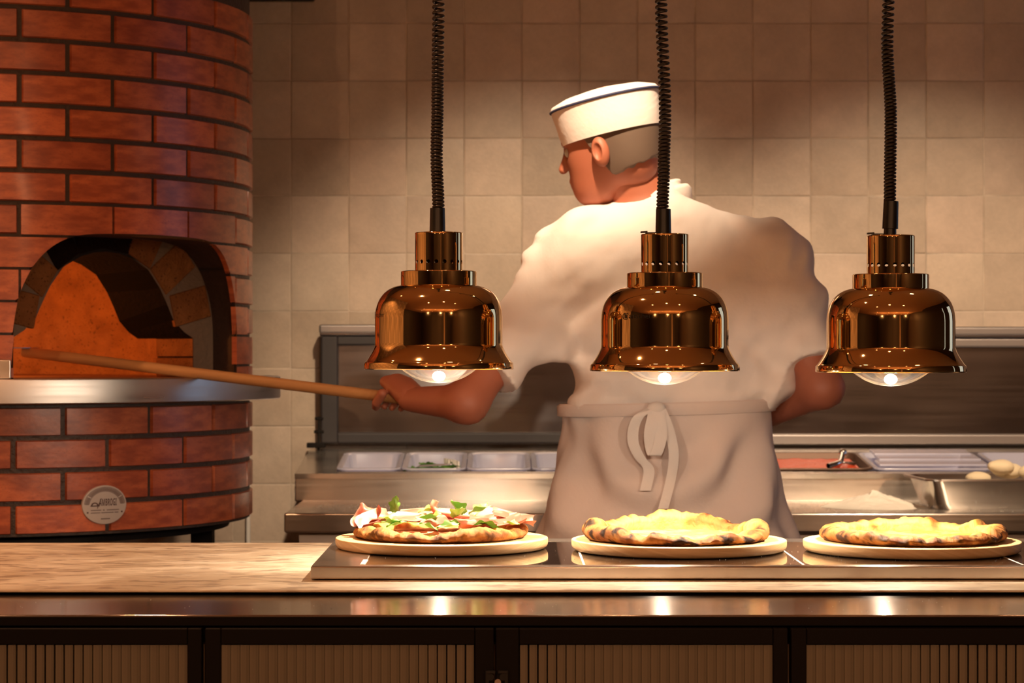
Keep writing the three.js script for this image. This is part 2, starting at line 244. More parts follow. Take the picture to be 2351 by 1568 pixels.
// ---------------------------------------------------------------- brick oven
{
  const C = V(-1.212, 0, -5.35), R = 0.615, A0 = 47 * Math.PI / 180, YB = 0.884, YT = 2.62, FLOOR = 1.215;
  const oven = thing('pizza_oven', 'round red brick pizza oven with arched mouth and steel ledge', 'oven', C.clone());
  const cyl = (th, y, r) => V(r * Math.sin(th), y, r * Math.cos(th));        // oven axes: z towards the viewer
  const N = V(Math.sin(A0), 0, Math.cos(A0)), L = V(Math.cos(A0), 0, -Math.sin(A0));
  const loc = (t, y, n) => V(L.x * t + N.x * n, y, L.z * t + N.z * n);
  // mouth outline: half width against height
  const mo = [[0.304, 1.215], [0.304, 1.28], [0.302, 1.34], [0.296, 1.38], [0.283, 1.42], [0.262, 1.46], [0.235, 1.49], [0.205, 1.509], [0.17, 1.519], [0.12, 1.523], [0.06, 1.5245], [0, 1.525]];
  const moCurve = new THREE.CatmullRomCurve3(mo.map(p => V(p[0], p[1], 0))).getPoints(60).map(p => [clamp(p.x, 0, 0.305), p.y]);
  const mouthTop = t => { const a = Math.abs(t); if (a >= 0.304) return -1; for (let i = 0; i + 1 < moCurve.length; i++) { const [t0, y0] = moCurve[i], [t1, y1] = moCurve[i + 1]; if (a <= t0 && a >= t1) return t0 === t1 ? y1 : lerp(y0, y1, (t0 - a) / (t0 - t1)); } return -1; };
  const inMouth = th => { const f = th - A0; return Math.abs(f) < 1 ? mouthTop(R * Math.sin(f)) : -1; };
  // core: mortar skin behind the bricks, open at the mouth
  {
    const rc = R - 0.007, pos = [], ths = [];
    for (let d = 0; d <= 360; d += 2.5) ths.push(d);
    for (let d = 47 - 30.5; d <= 47 + 30.5; d += 0.5) ths.push(d);
    for (const [t] of moCurve) for (const s of [-1, 1]) ths.push((A0 + s * Math.asin(t / R)) * 180 / Math.PI);
    ths.sort((a, b) => a - b);
    const quad = (a, b, y00, y01, y10, y11) => { const p = [cyl(a, y00, rc), cyl(b, y10, rc), cyl(b, y11, rc), cyl(a, y01, rc)]; for (const i of [0, 1, 2, 0, 2, 3]) pos.push(p[i].x, p[i].y, p[i].z); };
    for (let i = 0; i + 1 < ths.length; i++) {
      if (ths[i + 1] - ths[i] < 1e-6) continue;
      const a = ths[i] * Math.PI / 180, b = ths[i + 1] * Math.PI / 180, ya = inMouth(a + 1e-6), yb = inMouth(b - 1e-6);
      if (ya < 0 || yb < 0) quad(a, b, YB, YT, YB, YT); else { quad(a, b, YB, FLOOR, YB, FLOOR); quad(a, b, ya, YT, yb, YT); }
    }
    const g = new THREE.BufferGeometry(); g.setAttribute('position', new THREE.Float32BufferAttribute(pos, 3)); g.computeVertexNormals();
    const caps = [YB, YT].map(y => new THREE.CircleGeometry(rc, 64).rotateX(-Math.PI / 2).translate(0, y, 0));
    part('mortar_core', merge([metreUV(g), ...caps.map(metreUV)]), M.mortar, oven);
  }
  // bricks
  const brickMats = [[1, 1, 1], [0.86, 0.80, 0.82], [1.08, 1.04, 1.0], [0.9, 0.92, 1.0], [0.78, 0.74, 0.8]].map((c, k) => { const m = T.brick.clone(); m.repeat.set(4.6, 9); m.offset.set(0.31 * k, 0.17 * k); m.needsUpdate = true; return phys({ color: lin(...c), map: m, roughness: 0.36, bumpMap: T.fine, bumpScale: 0.0002, clearcoat: 0.3, clearcoatRoughness: 0.18 }); });
  const STEP = 19.1 * Math.PI / 180, PITCH = 0.0686, GAP = 0.0058;
  const half = STEP / 2 - GAP / 2 / R, hh = PITCH / 2 - GAP / 2, bev = 0.004;
  function brickUV(g) { const p = g.attributes.position, uv = g.attributes.uv; for (let i = 0; i < p.count; i++) uv.setXY(i, Math.atan2(p.getX(i), p.getZ(i)) * R, p.getY(i)); return g; }
  const fullBricks = [0, 1, 2, 3].map(() => {
    const us = [-1, -1 + bev * 1.1 / (half * R), -0.6, -0.2, 0.2, 0.6, 1 - bev * 1.1 / (half * R), 1], vs = [-1, -1 + bev / hh, 1 - bev / hh, 1];
    return toCreasedNormals(brickUV(grid(7, 3, (u, v) => { const i = Math.round(u * 7), j = Math.round(v * 3), e = i % 7 === 0 || j % 3 === 0, c = (i % 7 === 0) && (j % 3 === 0); const wob = 0.0012 * perlin.noise(i * 0.9 + rnd(), j, 3); return cyl(us[i] * half * (c ? 0.985 : 1), vs[j] * hh * (c ? 0.95 : 1) + wob, e ? R - 0.012 : R + wob * 0.4); }, false)), 0.6);
  });
  function cutBrick(th0, th1, y0, y1) { // a brick trimmed by the mouth
    const n = 40, cols = [];
    for (let i = 0; i <= n; i++) { const th = lerp(th0, th1, i / n), y = inMouth(th); cols.push([th, y < 0 ? y0 : Math.max(y0, y + 0.0005)]); }
    const pos = [], quad = (p) => { for (const i of [0, 1, 2, 0, 2, 3]) pos.push(p[i].x, p[i].y, p[i].z); };
    for (let i = 0; i < n; i++) {
      let [a, ya] = cols[i], [b, yb] = cols[i + 1];
      if (ya >= y1 && yb >= y1) continue;
      if (ya >= y1 || yb >= y1) { // find where the outline meets the top of the brick
        let lo = a, hi = b; const rising = yb > ya;
        for (let k = 0; k < 24; k++) { const m = (lo + hi) / 2, y = inMouth(m), over = y >= 0 && y >= y1; if (over === rising) hi = m; else lo = m; }
        if (rising) { b = lo; yb = Math.min(y1, Math.max(y0, inMouth(b))); } else { a = hi; ya = Math.min(y1, Math.max(y0, inMouth(a))); }
      }
      quad([cyl(a, ya, R), cyl(b, yb, R), cyl(b, y1, R), cyl(a, y1, R)]);
      quad([cyl(a, y1, R), cyl(b, y1, R), cyl(b, y1, R - 0.012), cyl(a, y1, R - 0.012)]);
      quad([cyl(a, ya, R - 0.012), cyl(b, yb, R - 0.012), cyl(b, yb, R), cyl(a, ya, R)]);
    }
    if (!pos.length) return null;
    for (const [th, s] of [[th0, 1], [th1, -1]]) { const y = inMouth(th), b = y < 0 ? y0 : Math.max(y0, y); if (b < y1) quad([cyl(th, b, R), cyl(th, y1, R), cyl(th, y1, R - 0.012), cyl(th, b, R - 0.012)]); }
    const g = new THREE.BufferGeometry(); g.setAttribute('position', new THREE.Float32BufferAttribute(pos, 3)); g.computeVertexNormals(); g.setAttribute('uv', new THREE.Float32BufferAttribute(new Float32Array(pos.length / 3 * 2), 2));
    return brickUV(g);
  }
  const rows = [];
  for (let k = 0; k < 12; k++) rows.push([1.241 + PITCH * k, 1.241 + PITCH * (k + 1), k % 2]);
  rows.push([FLOOR, 1.241, 1]);
  for (let k = 0; k < 4; k++) rows.push([1.159 - PITCH * (k + 1), 1.159 - PITCH * k, 2 + k % 2]);
  for (const [y0, y1, par] of rows) {
    const off = ([18.6, 28.15, 27.2, 17.4][par]) * Math.PI / 180;
    for (let k = -5; k < 5; k++) {
      const th0 = off + k * STEP, th1 = th0 + STEP;
      const mat = brickMats[Math.floor(rnd() * brickMats.length)];
      let near = y1 - y0 < PITCH * 0.9;
      if (y0 >= FLOOR - 0.01) for (let i = 0; i <= 12; i++) if (inMouth(lerp(th0, th1, i / 12)) > y0 - 0.001) near = true;
      if (near) { const g = cutBrick(th0 + GAP / 2 / R, th1 - GAP / 2 / R, y0 + GAP / 2, y1 - GAP / 2); if (g) part('brick', g, mat, oven); }
      else { const b = part('brick', fullBricks[Math.floor(rnd() * 4)], mat, oven); b.position.y = (y0 + y1) / 2; b.rotation.y = (th0 + th1) / 2; }
    }
  }
  // recess between the skin and the fire-brick arch
  const NA = 0.45, NB = 0.31;
  const outline = [...moCurve.map(([t, y]) => [t, y]), ...moCurve.slice(0, -1).reverse().map(([t, y]) => [-t, y])];
  part('recess_lining', metreUV(loft([outline.map(([t, y]) => loc(t, y, Math.sqrt(R * R - t * t) - 0.0005)), outline.map(([t, y]) => loc(t, y, NA))], false)), M.recess, oven);
  const ai = [[0.246, 1.215], [0.246, 1.26], [0.246, 1.303], [0.218, 1.318], [0.188, 1.345], [0.170, 1.380], [0.150, 1.415], [0.116, 1.457], [0.070, 1.481], [0.035, 1.491], [0, 1.494]];
  const arch = [...ai, ...ai.slice(0, -1).reverse().map(([t, y]) => [-t, y])];
  const toMouth = new THREE.Matrix4().makeBasis(L, V(0, 1, 0), N);
  const even = (poly, n) => { const c = [0]; for (let i = 1; i < poly.length; i++) c.push(c[i - 1] + Math.hypot(poly[i][0] - poly[i - 1][0], poly[i][1] - poly[i - 1][1])); const o = []; for (let q = 0; q <= n; q++) { const d = q / n * c[c.length - 1]; let i = 0; while (i + 2 < poly.length && c[i + 1] < d) i++; const f = (d - c[i]) / (c[i + 1] - c[i]); o.push([lerp(poly[i][0], poly[i + 1][0], f), lerp(poly[i][1], poly[i + 1][1], f)]); } return o; };
  const eo = even(outline, 120), ei = even(arch, 120);
  const sootAt = (t, y) => sstep(0.0, 0.05, 0.135 - Math.abs(t + 0.012) + 0.03 * perlin.noise(t * 30, y * 40, 1)) * sstep(1.40, 1.44, y);
  const archFace = loft(Array.from({ length: 13 }, (_, k) => eo.map((p, q) => loc(lerp(ei[q][0], p[0], k / 12), lerp(ei[q][1], p[1], k / 12), NA))), false);
  colorize(archFace, (x, y, z, o) => { const t = x * L.x + z * L.z, c = mixc([0.165, 0.115, 0.08], [0.006, 0.004, 0.003], sootAt(t, y)); o[0] = c[0]; o[1] = c[1]; o[2] = c[2]; });
  { const u = archFace.attributes.uv, p = archFace.attributes.position; for (let i = 0; i < p.count; i++) u.setXY(i, p.getX(i), p.getY(i)); }
  part('arch_mortar', archFace, std({ vertexColors: true, roughness: 0.95, bumpMap: T.fine, bumpScale: 0.003 }), oven);
  // voussoirs, sooted at the crown
  const soot = c => phys({ specularIntensity: 0.2, color: lin(...c), map: T.clay, roughness: 0.95, bumpMap: T.fine, bumpScale: 0.003 });
  const vm = [soot([0.62, 0.50, 0.40]), soot([0.55, 0.42, 0.33]), soot([0.03, 0.022, 0.018]), soot([0.12, 0.085, 0.06])];
  const fb = 0.074, fl = 0.108, cy = 1.318;
  const archRadius = a => { for (let i = 0; i + 1 < ei.length; i++) { const a0 = Math.atan2(ei[i][1] - cy, ei[i][0]), a1 = Math.atan2(ei[i + 1][1] - cy, ei[i + 1][0]); if (a0 <= a && a1 >= a) return Math.hypot(ei[i][0], ei[i][1] - cy); } return 0.2; };
  for (const [deg, m] of [[14, 1], [38, 0], [61, 1], [82, 2], [103, 2], [124, 2], [146, 0], [168, 1]]) {
    const a = deg * Math.PI / 180, r = archRadius(a) + fl / 2 + 0.004, b = part('brick', box(fl, fb, 0.012, 0.003), vm[m], oven);
    new THREE.Matrix4().multiplyMatrices(toMouth, new THREE.Matrix4().makeTranslation(Math.cos(a) * r, cy + Math.sin(a) * r, NA - 0.003).multiply(new THREE.Matrix4().makeRotationZ(a))).decompose(b.position, b.quaternion, b.scale);
  }
  part('throat', metreUV(loft([ai.slice(2).concat(ai.slice(2, -1).reverse().map(([t, y]) => [-t, y])).map(([t, y]) => loc(t, y, NA)), ai.slice(2).concat(ai.slice(2, -1).reverse().map(([t, y]) => [-t, y])).map(([t, y]) => loc(t * 0.92, 1.303 + (y - 1.303) * 0.95, NB - 0.04))], false)), M.soot, oven);
  for (const s of [1, -1]) for (const [y, h] of [[1.2375, 0.043], [1.2825, 0.043]]) {
    const b = part('jamb_brick', box(0.06, h, NA - NB - 0.004, 0.003), vm[0], oven);
    new THREE.Matrix4().multiplyMatrices(toMouth, new THREE.Matrix4().makeTranslation(s * 0.276, y, (NA + NB) / 2)).decompose(b.position, b.quaternion, b.scale);
  }
  // baking chamber: a dome open towards the throat
  {
    const prof = []; for (let i = 0; i <= 20; i++) { const a = i / 20 * Math.PI / 2; prof.push(new THREE.Vector2(Math.max(0.0005, 0.46 * Math.cos(a)), 1.42 + 0.22 * Math.sin(a))); }
    prof.unshift(new THREE.Vector2(0.46, FLOOR), new THREE.Vector2(0.46, 1.3));
    const g = new THREE.LatheGeometry(prof, 72).toNonIndexed().translate(-N.x * 0.09, 0, -N.z * 0.09), p = g.attributes.position, keep = [];
    for (let i = 0; i < p.count; i += 3) { let n = 0; for (let k = 0; k < 3; k++) n += (p.getX(i + k) * N.x + p.getZ(i + k) * N.z) / 3; if (n < NB - 0.03) for (let k = 0; k < 3; k++) keep.push(p.getX(i + k), p.getY(i + k), p.getZ(i + k)); }
    const d = new THREE.BufferGeometry(); d.setAttribute('position', new THREE.Float32BufferAttribute(keep, 3)); d.computeVertexNormals();
    part('baking_dome', metreUV(mergeVertices(d)), M.clay, oven);
    part('hearth', metreUV(new THREE.CylinderGeometry(0.6, 0.6, 0.02, 64).translate(0, FLOOR - 0.0105, 0)), M.clay, oven);
  }
  // fire: split logs and embers tucked to the side of the hearth
  const fireAt = loc(-0.27, FLOOR, -0.02);
  const logs = new THREE.Group(); logs.name = numbered('fire'); logs.position.copy(C).add(fireAt); scene.add(logs);
  tag(logs, 'small wood fire at the side of the oven hearth', 'fire');
  for (let i = 0; i < 3; i++) { const l = part('log', new THREE.CylinderGeometry(0.02, 0.023, 0.16, 9).rotateZ(Math.PI / 2), M.soot, logs); l.position.set(rr(-0.02, 0.02), 0.024 + i * 0.02, rr(-0.04, 0.04)); l.rotation.y = rr(-0.8, 0.8); }
  part('ember_fire', new THREE.IcosahedronGeometry(0.045, 2).scale(1, 0.8, 1).translate(0, 0.09, 0), glow(lin(1, 0.30, 0.05), 6), logs);
  const fl1 = new THREE.PointLight(lin(1, 0.33, 0.07), 1.1, 0, 2); fl1.position.copy(logs.position).add(V(0, 0.09, 0)); fl1.castShadow = true; fl1.shadow.radius = 2; fl1.name = 'fire_glow'; scene.add(fl1);
  // steel ledge round the oven
  {
    const ring = (r, y, n = 60) => { const o = []; for (let i = 0; i <= n; i++) o.push(cyl(lerp(-1.4, 1.95, i / n), y, r)); return o; };
    const g = loft([ring(R - 0.05, 1.2152), ring(0.678, 1.2152), ring(0.681, 1.2132), ring(0.681, 1.166), ring(0.679, 1.163), ring(R - 0.05, 1.163)], false, true);
    const ends = [-1.4, 1.95].map((th, k) => { const s = [cyl(th, 1.163, R - 0.05), cyl(th, 1.163, 0.679), cyl(th, 1.2152, 0.679), cyl(th, 1.2152, R - 0.05)]; const e = new THREE.BufferGeometry().setFromPoints(k ? [s[0], s[1], s[2], s[0], s[2], s[3]] : [s[0], s[2], s[1], s[0], s[3], s[2]]); e.computeVertexNormals(); e.setAttribute('uv', new THREE.Float32BufferAttribute(new Float32Array(12), 2)); return e; });
    const u = g.attributes.uv; for (let i = 0; i < u.count; i++) u.setXY(i, u.getX(i) * 2.3, g.attributes.position.getY(i));
    part('steel_ledge', merge([g, ...ends]), M.steelSoft, oven);
    const b = part('steel_bracket', metreUV(box(0.05, 0.04, 0.016, 0.003)), M.steel, oven); b.position.copy(cyl(14.5 * Math.PI / 180, 1.236, 0.63)); b.rotation.y = 14.5 * Math.PI / 180;
  }
  // maker's badge
  {
    const cv = document.createElement('canvas'); cv.width = 512; cv.height = 512; const c = cv.getContext('2d');
    c.fillStyle = '#b9b2ae'; c.fillRect(0, 0, 512, 512); c.strokeStyle = '#4a2a22'; c.fillStyle = '#3a1e18'; c.lineCap = 'butt';
    c.lineWidth = 5; c.beginPath(); c.arc(256, 256, 232, Math.PI * 1.02, Math.PI * 1.98); c.stroke(); c.beginPath(); c.arc(256, 256, 178, Math.PI * 1.02, Math.PI * 1.98); c.stroke();
    for (let i = 0; i <= 44; i++) { const a = Math.PI * (1.02 + 0.96 * i / 44); if (i === 7 || i === 37) continue; c.lineWidth = 9; c.beginPath(); c.moveTo(256 + 184 * Math.cos(a), 256 + 184 * Math.sin(a)); c.lineTo(256 + 226 * Math.cos(a), 256 + 226 * Math.sin(a)); c.stroke(); }
    c.lineWidth = 16; c.beginPath(); c.arc(140, 262, 34, Math.PI, 2 * Math.PI); c.stroke(); c.fillRect(92, 260, 104, 14); c.lineWidth = 9; c.beginPath(); c.moveTo(168, 300); c.lineTo(214, 170); c.stroke();
    c.font = 'bold 86px sans-serif'; c.save(); c.translate(190, 268); c.scale(0.5, 1.5); c.fillText('AMBROGI', 0, 0); c.restore();
    for (const [y, a, b] of [[318, 96, 208], [318, 232, 256], [318, 276, 412], [352, 96, 196], [352, 214, 350], [352, 366, 412]]) for (let x = a; x < b; x += 12) c.fillRect(x, y, 9, 12);
    for (let x = 210; x < 306; x += 15) c.fillRect(x, 430, 11, 16);
    c.beginPath(); c.arc(60, 352, 11, 0, 7); c.arc(452, 352, 11, 0, 7); c.fill();
    const t = new THREE.CanvasTexture(cv); t.colorSpace = THREE.SRGBColorSpace;
    const th = 35.6 * Math.PI / 180, yc = EYE - (1158 - CY) / FOCAL * 4.86, ra = 0.0515, rb = 0.0415, rows2 = [];
    for (const [k, d] of [[0.001, 0.0045], [0.5, 0.0045], [0.97, 0.0045], [1, 0.0025], [1, -0.004]]) { const r = []; for (let i = 0; i < 48; i++) { const a = i / 48 * 2 * Math.PI; r.push([k * Math.cos(a), k * Math.sin(a), d]); } rows2.push(r); }
    const g = loft(rows2.map(r => r.map(([a, b, d]) => cyl(th + a * ra / R, yc + b * rb, R + d))), true, true), u = g.attributes.uv; let q = 0;
    for (const r of rows2) for (const [a, b] of r) u.setXY(q++, 0.5 + a * 0.5, 0.5 + b * 0.5);
    tag(part('badge', g, std({ map: t, roughness: 0.45 }), oven), 'pale oval maker badge');
  }
  // stand
  for (const th of [-0.9, 0.35, 0.62, 1.6, 3.1, 4.4]) part('stand_leg', (() => { const p = cyl(th, 0, 0.5); return span(p.x - 0.025, p.x + 0.025, 0, YB - 0.001, p.z - 0.025, p.z + 0.025); })(), M.blackMetal, oven);
  part('stand_ring', new THREE.CylinderGeometry(0.56, 0.56, 0.02, 48).translate(0, YB - 0.011, 0), M.blackMetal, oven);
  solo('extractor_hood', span(-0.93, (702 - CX) / FOCAL * 5.9, EYE + (CY - 4) / FOCAL * 6.19, CEIL, -6.19, -5.9, 0.006), M.blackMetal, 'black extractor hood at the top of the wall beside the oven', 'hood');
}

// ---------------------------------------------------------------- serving counter
const TOPY = EYE - 0.323, PLATE_Y = EYE - 0.303;
solo('stone_worktop', merge([span(-1.9, 2.2, TOPY - 0.003, TOPY, -3.875, -3.10, 0.001), span(-1.9, 2.2, TOPY - 0.012, TOPY - 0.003, -3.87, -3.64)]), M.stone, 'beige veined stone worktop carrying the warming plate', 'worktop');
solo('steel_tray_ledge', merge([span(-1.9, 2.2, TOPY - 0.010, TOPY - 0.007, -3.122, -2.868, 0.001)]), M.ledge, 'long brushed steel ledge in front of the stone worktop', 'ledge');
solo('counter_fascia', merge([span(-1.9, 2.2, TOPY - 0.0205, TOPY - 0.0102, -2.90, -2.870), span(-1.9, 2.2, TOPY - 0.045, TOPY - 0.0125, -3.6, -2.9), span(-1.9, 2.2, TOPY - 0.0125, TOPY - 0.0032, -3.6, -3.125)]), M.blackMetal, 'black fascia strip under the steel ledge', 'fascia');
{
  const F = 2.86, s = F / FOCAL, X = px => (px - CX) * s, top = EYE - (1443 - CY) * s, innerTop = EYE - (1480 - CY) * s, bot = 0.1;
  // doors: outer x, inner panel x
  const doors = [[-665, 463, -620, 430], [470, 1134, 507, 1090], [1138, 1809, 1192, 1775], [1816, 2900, 1852, 2860]];
  const units = [['black framed counter cabinet with slatted wood door at the far left', [0], -1.9, X(466.5)], ['black framed double door counter cabinet with the latch in the middle', [1, 2], X(466.5), X(1812.5)], ['black framed counter cabinet with slatted wood door at the far right', [3], X(1812.5), 2.2]];
  const pitch = 21.7 * s, wgap = px => { const d = Math.min(Math.abs(px - 60), Math.abs(px - 1140), Math.abs(px - 2290)); return lerp(0.0022, 0.0002, sstep(40, 260, d)); };
  const slatGeo = {};
  for (const [label, ds, x0, x1] of units) {
    const cab = thing('counter_cabinet', label, 'cabinet', V((x0 + x1) / 2, 0, -F - 0.3));
    const ox = cab.position.x, oz = cab.position.z;
    part('carcass', merge([span(x0 + 0.001 - ox, x1 - 0.001 - ox, 0.08, TOPY - 0.046, -F - 0.36 - oz, -F - 0.024 - oz)]), M.carcass, cab);
    part('plinth', span(x0 + 0.001 - ox, x1 - 0.001 - ox, 0, 0.08, -F - 0.36 - oz, -F - 0.06 - oz), M.blackMetal, cab);
    for (const k of ds) {
      const [a, b, c, d] = doors[k].map(X), z0 = -F - 0.02 - oz, z1 = -F - oz;
      const door = part('door', merge([span(a - ox, c - ox, bot, top, z0, z1, 0.0015), span(d - ox, b - ox, bot, top, z0, z1, 0.0015), span(c - ox, d - ox, innerTop, top, z0, z1, 0.0015), span(c - ox, d - ox, bot, bot + 0.03, z0, z1, 0.0015), span(c - ox, d - ox, bot, innerTop, z0, z0 + 0.002)]), M.blackMetal, cab);
      const n = Math.round((d - c) / pitch), w = (d - c) / n;
      for (let i = 0; i < n; i++) {
        const px = CX + (c + (i + 0.5) * w) / s, g = wgap(px);
        const key = Math.round((w - g) * 20000), geo = slatGeo[key] ??= box(key / 20000, innerTop - bot - 0.032, 0.010, 0.0004);
        const sl = part('slat', geo, M.slat, door); sl.position.set(c + (i + 0.5) * w - ox, (innerTop + bot + 0.03) / 2, z0 + 0.0075 + 0.003);
      }
      if (k === 1 || k === 2) {
        const lx = k === 1 ? X(1126) : X(1155), ly = EYE - (1542 - CY) * s, h = k === 1 ? -1 : 1;
        tag(part('latch', merge([new THREE.CylinderGeometry(0.0045, 0.0045, 0.006, 16).rotateX(Math.PI / 2).translate(lx - ox, ly - 0.006, z1 + 0.003), span(lx - ox - 0.006, lx - ox + 0.006, ly - 0.001, ly + 0.002, z1, z1 + 0.009), span(lx - ox + h * 0.004 - 0.002, lx - ox + h * 0.004 + 0.002, ly - 0.02, ly, z1 + 0.003, z1 + 0.007)]), M.black, door), 'small black latch');
        if (k === 2) part('lock', new THREE.CylinderGeometry(0.004, 0.004, 0.01, 16).rotateX(Math.PI / 2).translate(X(1143) - ox, ly - 0.012, z1 + 0.004), M.silver, door);
      }
    }
  }
}

// ---------------------------------------------------------------- warming plate
{
  const DF = 3.232, DB = 3.72, xl = (713 - CX) / FOCAL * DF, xr = 1.75, gx = (836 - CX) / FOCAL * 3.26, Y = PLATE_Y, t = 0.0185;
  const plate = thing('warming_plate', 'long steel framed black glass warming plate on the stone worktop', 'hot plate', V(0.5, TOPY, -3.476));
  const o = plate.position, S = (a, b, c, d, e, f, r) => span(a - o.x, b - o.x, c - o.y, d - o.y, e - o.z, f - o.z, r);
  part('frame', merge([S(xl, xr, Y - t, Y, -DF - 0.028, -DF, 0.0025), S(xl, xr, Y - t, Y, -DB, -DB + 0.06, 0.0025), S(xl, gx, Y - t, Y, -DB + 0.055, -DF - 0.024, 0.0015), S(xr - 0.05, xr, Y - t, Y, -DB + 0.055, -DF - 0.024, 0.0015)]), M.steel, plate);
  part('glass_top', S(gx, xr - 0.05, Y - t + 0.001, Y - 0.0006, -DB + 0.06, -DF - 0.028), M.ceramic, plate);
  for (const px of [1341, 1845, 2349]) { const x = (px - CX) / FOCAL * 3.262; part('zone_line', S(x - 0.0016, x + 0.0016, Y - 0.0007, Y - 0.0004, -DB + 0.062, -DF - 0.03), M.marking, plate); }
  part('corner_mark', S(gx - 0.006, gx + 0.001, Y - 0.0007, Y + 0.0002, -3.34, -3.262), M.marking, plate);
}

// ---------------------------------------------------------------- boards and pizzas
const boardSpots = [[1014.5, 3.545, 0], [1558.5, 3.505, 0.6], [2093, 3.487, 1.9]].map(([px, d, a]) => ({ x: (px - CX) / FOCAL * d, z: -d, a }));
const BOARD_T = 0.0165, BOARD_R = 0.1652;
{
  const g = new THREE.LatheGeometry([[0.0005, 0], [0.154, 0], [0.1595, 0.0008], [0.163, 0.0030], [0.1647, 0.0062], [0.1652, 0.0095], [0.1652, 0.0150], [0.1646, 0.0161], [0.1635, 0.0165], [0.0005, 0.0165]].map(p => new THREE.Vector2(...p)), 96);
  const p = g.attributes.position, u = g.attributes.uv; for (let i = 0; i < p.count; i++) u.setXY(i, p.getX(i) + p.getY(i) * 0.4, p.getZ(i) + p.getY(i) * 3);
  ['under the pizza with ham and green leaves', 'under the middle cheese pizza', 'under the pizza at the right edge'].forEach((l, i) => { const b = solo('pizza_board', g, M.board, 'round pale wooden serving board ' + l, 'board', 'round serving boards'); b.position.set(boardSpots[i].x, PLATE_Y, boardSpots[i].z); b.rotation.y = boardSpots[i].a; });
}
const doughMat = phys({ vertexColors: true, roughness: 0.7, specularIntensity: 0.35, bumpMap: T.fine, bumpScale: 0.003 });
function pizzaBase(name, label, spot, dx, R0, sd, opt) {
  const t = thing(name, label, 'pizza', V(spot.x + dx, PLATE_Y + BOARD_T, spot.z + (opt.dz ?? 0)));
  const NU = 220, rows = [], info = [];
  const nz = (a, f, k) => perlin.noise(Math.cos(a) * f + sd, Math.sin(a) * f + k, sd * 0.37);
  const rimR = a => R0 * (1 + 0.035 * nz(a, 1.6, 1) + 0.012 * nz(a, 6, 3));
  const rimH = a => opt.h * (0.92 + 0.42 * nz(a, 2.6, 7) + 0.3 * nz(a, 6.5, 9) + 0.12 * nz(a, 17, 4)) + (opt.bumps ?? []).reduce((s, [b, w, k]) => { const d = Math.atan2(Math.sin(a - b), Math.cos(a - b)); return s + k * Math.exp(-d * d / (w * w)); }, 0);
  const stations = [];
  for (let i = 0; i <= 14; i++) stations.push([i / 14 * 0.74, 'in']);
  for (let i = 1; i <= 16; i++) stations.push([i / 16, 'rim']);
  stations.push([0, 'under'], [1, 'under']);
  for (const [s, zone] of stations) {
    const r = [];
    for (let j = 0; j < NU; j++) {
      const a = j / NU * Math.PI * 2, R = rimR(a), H = rimH(a), w = 0.26;
      let rad, y;
      if (zone === 'in') { rad = R * s; y = 0.007 + 0.0022 * fbm(Math.cos(a) * s * 9 + sd, Math.sin(a) * s * 9, 5) * sstep(0, 0.1, s) * 2; }
      else if (zone === 'rim') { const q = lerp(Math.PI * 0.97, -0.42 * Math.PI, s); rad = R * (1 - w / 2) + R * w / 2 * Math.cos(q); y = H * 0.45 + H * 0.55 * Math.sin(q); if (q < 0) y = Math.max(0.0006, H * 0.45 * (1 + Math.sin(q) * 1.02)); if (q > 2.2) y = Math.max(y, 0.0065); }
      else { rad = s ? 0.001 : R * 0.9; y = 0.0004; }
      if (zone === 'rim') { const b = 0.0032 * fbm(Math.cos(a) * 12 + sd, Math.sin(a) * 12, s * 3.5, 3) + 0.001 * perlin.noise(a * 26, s * 9, sd); rad += b; y = Math.max(0.0004, y + b * 0.8); }
      r.push(V(rad * Math.cos(a), y, rad * Math.sin(a))); info.push([zone, s, a, R]);
    }
    rows.push(r);
  }
  const g = loft(rows, true, true), u = g.attributes.uv, p = g.attributes.position; for (let i = 0; i < p.count; i++) u.setXY(i, p.getX(i), p.getZ(i) + p.getY(i));
  let q = 0;
  colorize(g, (x, y, z, o) => {
    const [zone, s, a] = info[q++];
    const crust = mixc([0.22, 0.078, 0.018], [0.47, 0.23, 0.065], clamp(0.5 + 1.2 * fbm(x * 40 + sd, y * 60, z * 40, 3)));
    const brown = sstep(-0.05, 0.2, fbm(x * 34 + sd * 3, y * 70, z * 34, 3) + (zone === 'rim' ? 0.16 * (s - 0.55) : -0.1)) * (zone === 'rim' ? 1 : 0.25) * opt.brown;
    const ch = perlin.noise(a * 7 + sd, s * 2.2, 2.2) + 0.45 * perlin.noise(a * 19 + sd, s * 6, 7.7);
    const charred = zone === 'rim' ? sstep(0.10, 0.30, ch) * opt.char : 0;
    let c = mixc(mixc(crust, [0.15, 0.042, 0.012], brown * 0.85), [0.022, 0.008, 0.003], charred);
    if (zone === 'in') {
      const chz = sstep(-0.08, 0.10, fbm(x * 26 + sd, z * 26, 1.3, 3)), top = mixc([0.46, 0.075, 0.015], opt.cheese, lerp(chz, 1, opt.cheesy));
      c = mixc(top, c, sstep(0.66, 0.74, s));
    } else if (zone === 'rim' && s < 0.42) { const k = sstep(0.42, 0.12, s) * 0.8; c = mixc(c, mixc([0.72, 0.50, 0.10], [0.48, 0.09, 0.02], sstep(0.0, 0.2, fbm(x * 30, z * 30, sd, 2))), k); }
    o[0] = c[0]; o[1] = c[1]; o[2] = c[2];
  });
  part('crust', g, doughMat, t);
  return t;
}
